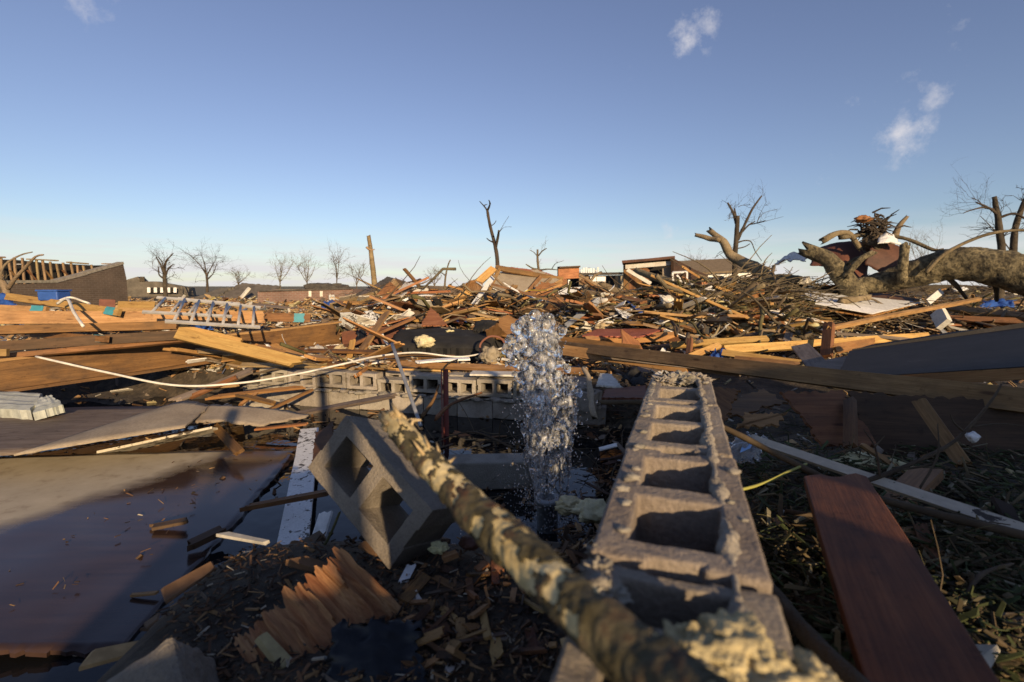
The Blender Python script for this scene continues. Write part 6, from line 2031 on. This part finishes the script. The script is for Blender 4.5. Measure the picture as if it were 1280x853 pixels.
# ================================================================ scattered debris one can count
def proto(kind, n):
    out = []
    for i in range(n):
        rnd = random.Random(kind + str(i))
        if kind == 'board':
            me = plank_mesh(1.0, rnd.choice((.09, .09, .14, .19)), rnd.choice((.02, .04, .04)), M['tan'], rnd.choice((0, .05, .15)), rnd.choice((0, .08, .2)), rnd.uniform(-.015, .015), rnd.uniform(-.2, .2), seed=i)
        elif kind == 'scrap':
            k = rnd.randint(4, 7)
            a0 = rnd.uniform(0, 6)
            pts = [(math.cos(a0 + 6.28 * q / k) * rnd.uniform(.2, .5), math.sin(a0 + 6.28 * q / k) * rnd.uniform(.14, .36)) for q in range(k)]
            me = mesh('scrap', *poly_data(pts, .016, .025, rnd, .07), M['tan'])
        elif kind == 'strip':
            me = plank_mesh(1.0, rnd.choice((.05, .1, .16)), .008, M['white'], .05, .1, rnd.uniform(-.08, .08), rnd.uniform(-.8, .8), seed=i)
        elif kind == 'stick':
            P = [Vector((x / 6 - .5, noise.noise(Vector((x * .5, i, 0))) * .12, noise.noise(Vector((x * .5, i, 9))) * .12)) for x in range(7)]
            me = mesh('stick', *tube_data(P, lerp(.022, .008, 7), 6), M['twig'], True)
        elif kind == 'tuft':
            me = mesh('tuft', *clump_data((0, 0, 0), .5, .36, .2, 3, .6, 2.3, i, .3), M['foam'], True)
        elif kind == 'cloth':
            g_ = 9
            vs_ = [((x / (g_ - 1) - .5) + .08 * noise.noise(Vector((x * .6, y * .6, i))), (y / (g_ - 1) - .5) * .6 + .08 * noise.noise(Vector((x * .6, y * .6, i + 9))), .16 * noise.noise(Vector((x * .45, y * .45, i * 3))) + .07 * noise.noise(Vector((x, y, i * 5)))) for x in range(g_) for y in range(g_)]
            vs_ = vs_ + [(x, y, z - .012) for x, y, z in vs_]
            q_ = g_ * g_
            fs_ = [(x * g_ + y, (x + 1) * g_ + y, (x + 1) * g_ + y + 1, x * g_ + y + 1) for x in range(g_ - 1) for y in range(g_ - 1)]
            fs_ = fs_ + [tuple(v + q_ for v in reversed(ff_)) for ff_ in fs_]
            for y in range(g_ - 1):
                fs_ += [(y + 1, y + 1 + q_, y + q_, y), ((g_ - 1) * g_ + y, (g_ - 1) * g_ + y + q_, (g_ - 1) * g_ + y + 1 + q_, (g_ - 1) * g_ + y + 1), (y * g_, y * g_ + q_, (y + 1) * g_ + q_, (y + 1) * g_), ((y + 1) * g_ + g_ - 1, (y + 1) * g_ + g_ - 1 + q_, y * g_ + g_ - 1 + q_, y * g_ + g_ - 1)]
            me = mesh('cloth', vs_, fs_, M['paper'], True)
        elif kind == 'rubble':
            me = mesh('rubble', *clump_data((0, 0, 0), .5, .4, .3, 2, .55, 1.6, i, .1), M['concrete'])
        out.append(me)
    return out


PR = {k: proto(k, n) for k, n in (('board', 14), ('scrap', 14), ('strip', 8), ('stick', 8), ('tuft', 8), ('rubble', 6), ('cloth', 8))}
WOODS = ['tan', 'brown', 'pine', 'orange', 'gray', 'dark', 'weather', 'red']
rs = random.Random(11)
LOOK = {'tan': 'tan', 'brown': 'brown', 'pine': 'yellow pine', 'orange': 'orange', 'gray': 'grey', 'dark': 'dark brown', 'weather': 'weathered', 'red': 'red brown', 'shingle': 'black grey', 'drywall': 'cream', 'white': 'white', 'slab': 'olive tan',
        'peel': 'speckled white', 'galv': 'metal grey', 'twig': 'dark', 'bark2': 'pale barked', 'bark': 'rough barked', 'brushg': 'greenish', 'foam': 'pale yellow', 'insul': 'deep yellow', 'concrete': 'grey', 'redrust': 'brick red', 'chip': 'pale', 'paper': 'bright white', 'blackc': 'black', 'navy': 'slate', 'blue': 'blue', 'teal': 'teal'}


def put(kind, name, label, cat, group, p, size, mat, tilt, lift=0.0):
    me = rs.choice(PR[kind])
    o = bpy.data.objects.new(name, me)
    COL.objects.link(o)
    o.material_slots[0].link = 'OBJECT'
    o.material_slots[0].material = M[mat]
    if isinstance(size, (int, float)):
        size = (size, size, size)
    o.scale = size
    o.rotation_euler = (R(rs.gauss(0, tilt)), R(rs.gauss(0, tilt * .7)), rs.uniform(0, 6.283))
    h = size[0] * .5 * abs(math.sin(o.rotation_euler.y)) * .5
    o.location = (p.x, p.y, p.z + lift + h)
    sz = max(size) if kind in ('board', 'strip', 'stick') else (size[0] + size[1]) / 2
    big = {'board': (.6, 1.0), 'scrap': (.35, .7), 'strip': (.5, .8), 'stick': (.8, 1.3), 'tuft': (.2, .3), 'rubble': (.16, .26), 'cloth': (.3, .5)}[kind]
    if max(size) < .5 and kind in ('board', 'scrap') and ('splinter' in name or 'flake' in name):
        big = (.06, .12)
    wd = ('short', 'medium', 'long') if kind in ('board', 'strip', 'stick') else ('small', 'medium', 'large')
    adj = wd[0] if sz < big[0] else wd[1] if sz < big[1] else wd[2]
    o['label'] = adj + ' ' + LOOK[mat] + ' ' + label
    o['category'] = cat
    o['group'] = adj + ' ' + LOOK[mat] + ' ' + group
    return o


REG = [  # name of place, pixel box, counts: board, scrap, drywall, strip, stick, tuft, rubble, pile height
    ('the yard behind the left lumber stack', (10, 378, 425, 394), 40, 24, 12, 8, 16, 6, 6, .08),
    ('the heap around the black cushions', (425, 374, 640, 452), 95, 60, 28, 16, 26, 8, 12, .35),
    ('the rubble below the gable roof', (600, 368, 760, 425), 70, 60, 34, 14, 24, 14, 26, .35),
    ('the rubble before the ruined houses', (740, 366, 900, 425), 60, 44, 26, 14, 34, 14, 22, .3),
    ('the ground before the brush heap', (840, 372, 1010, 450), 50, 26, 14, 14, 70, 14, 8, .3),
    ('the ground under the fallen trunk', (1000, 366, 1290, 425), 60, 26, 14, 12, 60, 8, 8, .2),
    ('the strip right behind the low wall', (280, 440, 860, 466), 44, 20, 10, 6, 14, 4, 6, .08),
]
for place, (x0, y0, x1, y1), nb, ns, nd, nst, nk, nt_, nr, pile in REG:
    short = place
    hero = lambda p: any(a_ < 640 + FPX * p.x / p.y < b_ and e_ < p.y < g_ for a_, b_, e_, g_ in ((478, 650, 5.6, 8.0), (700, 850, 6.2, 7.6), (985, 1160, 7.5, 10), (840, 1005, 5.0, 6.4), (560, 725, 7.4, 10.8), (425, 480, 6.4, 8)) ) and rs.random() < .85
    spots = [p for p in pool(rs, (x0, y0, x1, y1), 1400, 34) if (p.y > 5.4 or place.startswith('the strip')) and not hero(p)]
    spot = lambda: spots.pop()
    for k in range(int(nb * .85)):
        p = spot(); s = rs.uniform(.4, 1.5) * (1.6 if rs.random() < .22 else 1)
        put('board', 'broken_board', 'broken board on ' + short, 'board', 'boards on ' + short, p, (s, rs.uniform(.7, 1.2), 1), rs.choice(['tan', 'pine', 'weather', 'brown', 'tan', 'pine', 'gray', 'pine', 'orange']), 15, rs.uniform(.02, pile))
    for k in range(ns):
        p = spot(); s = rs.uniform(.3, 1.0)
        put('scrap', 'plywood_scrap', 'plywood scrap on ' + short, 'plywood', 'plywood scraps on ' + short, p, (s, s, 1), rs.choice(['orange', 'brown', 'tan', 'gray', 'weather', 'shingle', 'tan']), 26, rs.uniform(.02, pile))
    for k in range(int(nd * 1.6)):
        p = spot(); s = rs.uniform(.2, .7)
        put('scrap', 'drywall_scrap', 'drywall scrap on ' + short, 'drywall', 'drywall scraps on ' + short, p, (s, s, 1), rs.choice(['drywall', 'white', 'drywall', 'slab', 'peel']), 24, rs.uniform(.02, pile))
    for k in range(int(nst * 1.5)):
        p = spot(); s = rs.uniform(.3, 1.1)
        put('strip', 'siding_strip', 'bent siding strip on ' + short, 'siding', 'siding strips on ' + short, p, (s, 1, 1), rs.choice(['white', 'galv', 'drywall', 'white']), 22, rs.uniform(.05, pile))
    for k in range(nk):
        p = spot(); s = rs.uniform(.5, 1.8)
        put('stick', 'broken_stick', 'broken tree stick on ' + short, 'stick', 'sticks on ' + short, p, s, rs.choice(['twig', 'bark2', 'bark', 'brushg']), 22, rs.uniform(.05, pile))
    for k in range(nt_):
        p = spot(); s = rs.uniform(.12, .4)
        put('tuft', 'insulation_tuft', 'tuft of insulation on ' + short, 'insulation', 'insulation tufts on ' + short, p, s, rs.choice(['foam', 'insul', 'foam', 'drywall']), 20, rs.uniform(.02, pile))
    for k in range(9):
        p = spot(); s = rs.uniform(.2, .6)
        put('cloth', 'crumpled_cloth', 'crumpled cloth on ' + short, 'cloth', 'cloths on ' + short, p, s, rs.choice(['paper', 'paper', 'drywall', 'blackc', 'navy', 'galv', 'blue', 'slab']), 18, rs.uniform(.05, pile))
    for k in range(nr):
        p = spot(); s = rs.uniform(.1, .35)
        put('rubble', 'rubble_chunk', 'concrete rubble chunk on ' + short, 'rubble', 'rubble chunks on ' + short, p, s, rs.choice(['concrete', 'slab', 'redrust', 'shingle']), 20, .02)
# small pieces near by
for place, box, n, lo, hi, mats, pile in (('the rubble under the tilted block', (490, 690, 690, 850), 64, .03, .12, ['chip', 'brown', 'orange', 'chip', 'red', 'dark'], .02), ('the flooded pit before the low wall', (400, 520, 640, 600), 26, .1, .4, ['brown', 'dark', 'orange', 'gray'], .05),
                                          ('the dark gap left of the near wall', (725, 500, 800, 660), 36, .08, .35, ['dark', 'brown', 'gray', 'red'], .12), ('the shaded ground right of the near wall', (915, 530, 1275, 840), 46, .05, .22, ['dark', 'brown', 'tan', 'gray'], .05)):
    short = place
    for p in pool(rs, box, n, 40):
        s = rs.uniform(lo, hi)
        if rs.random() < .7:
            o = put('board', 'wood_splinter', 'wood splinter on ' + short, 'splinter', 'splinters on ' + short, p, (s, rs.uniform(.06, .2) * (2 if hi > .2 else 1), .18), rs.choice(mats), 12, rs.uniform(.01, pile))
        else:
            put('scrap', 'wood_flake', 'torn wood flake on ' + short, 'wood flake', 'wood flakes on ' + short, p, (s * .7, s * .6, .3), rs.choice(mats + ['drywall']), 18, rs.uniform(.01, pile))


WCOL = {'black': M['blackc'], 'white': M['cable'], 'yellow': plain('yellow_wire', (.5, .38, .05), .5)}
for k, (px, py, col_, where) in enumerate(((455, 412, 'white', 'beside the leaning tan board'), (520, 400, 'black', 'over the plywood shard heap'), (575, 398, 'white', 'behind the long black cushion'), (650, 396, 'yellow', 'in the rubble under the gable'), (690, 410, 'black', 'behind the fountain head'),
                                    (780, 398, 'black', 'on the fallen concrete slab'), (815, 392, 'white', 'before the low olive wall'), (925, 400, 'black', 'over the green brush'), (985, 418, 'white', 'over the long pine stud'), (1110, 402, 'black', 'beside the slanting tan pole'), (350, 386, 'black', 'behind the ladder'), (250, 388, 'yellow', 'left of the ladder'))):
    p = T(px, py, 30) + Vector((0, 0, .22))
    pts = [p]
    a_ = rs.uniform(0, 6.28)
    for q in range(6):
        a_ += rs.gauss(0, .9)
        pts.append(pts[-1] + Vector((math.cos(a_) * .28, math.sin(a_) * .2, rs.gauss(0, .09))))
    rod('loose_wire', col_ + ' loose wire curling ' + where, 'wire', pts, .009, .009, WCOL[col_], 30, 6)


# ================================================================ what nobody could count
def litter(name, label, box, n, lo, hi, mat, lift, world=None, long=(1.5, 6), dmax=30, zfix=None):
    r = random.Random(len(label) + n)
    vs, fs = [], []
    pl = None if world else pool(r, box, n, dmax)
    for k in range(n):
        if world:
            x, y = r.uniform(world[0], world[2]), r.uniform(world[1], world[3])
            p = Vector((x, y, tz(x, y) if zfix is None else zfix))
        else:
            p = pl[k]
        s = r.uniform(lo, hi) * (1 if world else max(1, p.y / 8))
        L, W_, H_ = s * r.uniform(*long), s * r.uniform(.5, 1.4), s * r.uniform(.12, .5)
        M3 = Matrix.Rotation(r.uniform(0, 6.28), 3, 'Z') @ Matrix.Rotation(r.gauss(0, .35), 3, 'Y') @ Matrix.Rotation(r.gauss(0, .5), 3, 'X')
        k0 = len(vs)
        p = p + Vector((0, 0, r.uniform(0, lift)))
        for sx, sy, sz in ((-1, -1, -1), (1, -.6, -1), (1, .7, -1), (-.8, 1, -1), (-1, -.8, 1), (.9, -.6, 1), (1, .6, 1), (-.7, .9, 1)):
            vs.append(tuple(p + M3 @ Vector((sx * L / 2, sy * W_ / 2, sz * H_ / 2))))
        for f in ((0, 3, 2, 1), (4, 5, 6, 7), (0, 1, 5, 4), (1, 2, 6, 5), (2, 3, 7, 6), (3, 0, 4, 7)):
            fs.append(tuple(i + k0 for i in f))
    link(name, mesh(name, vs, fs, mat), label=label, cat='litter', kind='stuff')


litter('debris_litter', 'fine splinters and scraps strewn over the far debris field', (-40, 376, 1320, 402), 7000, .02, .055, M['litter'], .14)
litter('debris_litter', 'fine splinters and scraps strewn over the middle debris field', (200, 392, 1320, 470), 7000, .012, .05, M['litter'], .14)
litter('debris_litter', 'fine scraps strewn behind the left lumber', (-40, 376, 460, 440), 2200, .015, .05, M['litter'], .12)
litter('debris_litter', 'wet splinters on the floor of the flooded pit', (280, 495, 820, 660), 2600, .008, .03, M['litterd'], .05)
litter('debris_litter', 'wood fibres and splinters over the near rubble', (200, 650, 760, 860), 4500, .002, .008, M['litterd'], .02)
litter('debris_litter', 'dark scraps beside the near wall', (700, 480, 840, 760), 1800, .006, .02, M['litterd'], .08)
litter('leaf_litter', 'dead leaves grass and twigs over the shaded right ground', (880, 520, 1290, 860), 9000, .004, .012, M['leaf'], .07, long=(1.5, 9))
litter('debris_litter', 'wet flecks and crumbs lying on the half drowned panel', None, 110, .003, .011, M['litterd'], .01, world=(-3.6, 1.95, -1.75, 3.9), zfix=.125)
litter('debris_litter', 'scraps on the ground to the sides of the view', None, 5000, .02, .05, M['litter'], .05, world=(-14, -4, 14, 9))


def brush(name, label, box, n, Lr, rr, mat, lift, up=.25, dmax=20, gravity=.25):
    r = random.Random(n)
    parts = []
    for p in pool(r, box, n, dmax):
        p = p + Vector((0, 0, r.uniform(0, lift)))
        a = r.uniform(0, 6.28)
        d = Vector((math.cos(a), math.sin(a) * .6, r.gauss(.05, up)))
        L = r.uniform(*Lr)
        q = [p]
        for i in range(5):
            d = (d + Vector((r.gauss(0, .18), r.gauss(0, .18), r.gauss(-gravity * .1, .15)))).normalized()
            q.append(q[-1] + d * L / 5)
        r0 = r.uniform(*rr)
        parts.append(tube_data(q, lerp(r0, r0 * .3, 6), 4, cap=False))
    link(name, mesh(name, *join(parts), mat), label=label, cat='brush', kind='stuff')


brush('brush_pile', 'tangled green brown brush heaped before the car', (845, 376, 1000, 418), 800, (.3, 1.0), (.005, .015), M['brushg'], .22, .12)
brush('brush_pile', 'tangled dark twigs heaped behind the green brush', (890, 366, 1060, 395), 420, (.4, 1.4), (.006, .022), M['bark'], .42, .15)
brush('brush_pile', 'pale broken twigs strewn over the right debris', (830, 368, 1290, 415), 420, (.3, 1.0), (.005, .016), M['bark2'], .25, .15)
brush('brush_pile', 'dark twigs under the fallen trunk', (1080, 360, 1290, 420), 500, (.4, 1.3), (.005, .016), M['twig'], .25)
brush('brush_pile', 'twigs and stems on the shaded ground by the near wall', (900, 530, 1280, 850), 160, (.1, .3), (.001, .003), M['twig'], .04, .15)
brush('brush_pile', 'green stems on the shaded ground by the near wall', (900, 530, 1250, 850), 200, (.06, .2), (.001, .0025), M['brushg'], .04, .3)
brush('brush_pile', 'fine twigs in the far centre rubble', (430, 372, 860, 420), 420, (.4, 1.3), (.005, .015), M['twig'], .35)
brush('brush_pile', 'dry stems in the pit by the low wall', (560, 500, 830, 640), 120, (.2, .8), (.003, .008), M['twig'], .12)

# ================================================================ unseen wall added behind the photographer, its top cut to shade the foreground

rw = empty('shade_wall', 'unseen wall added behind the viewpoint to shade the foreground', 'wall', Vector((3, -3, .42)))
top = [(0.2, 1.4), (.6, 1.8), (1.0, 1.9), (1.5, 1.9), (1.9, 1.9), (2.0, 2.15), (2.42, 2.15), (2.46, 1.6), (2.68, 1.6), (2.72, 2.5), (3.3, 2.6), (4.0, 2.7), (5.2, 2.6), (6.5, 2.8)]
pv = [(x, -3.0, z) for x, z in top] + [(6.5, -3.0, .3), (.2, -3.0, .3)]
kk = len(pv)
vs = pv + [(x, y - .15, z) for x, y, z in pv]
fs = [tuple(range(kk)), tuple(range(2 * kk - 1, kk - 1, -1))] + [(i, i + kk, (i + 1) % kk + kk, (i + 1) % kk) for i in range(kk)]
child('wall_body', mesh('wall_body', vs, fs, M['brick_dark']), rw)
for k in range(7):
    x = .4 + k * .9
    bar_part('stud', rw, Vector((x, -2.95, .4)), Vector((x + random.uniform(-.1, .1), -2.95, 2.2 + random.uniform(-.3, .7))), .09, .04, 90, M['weather'])
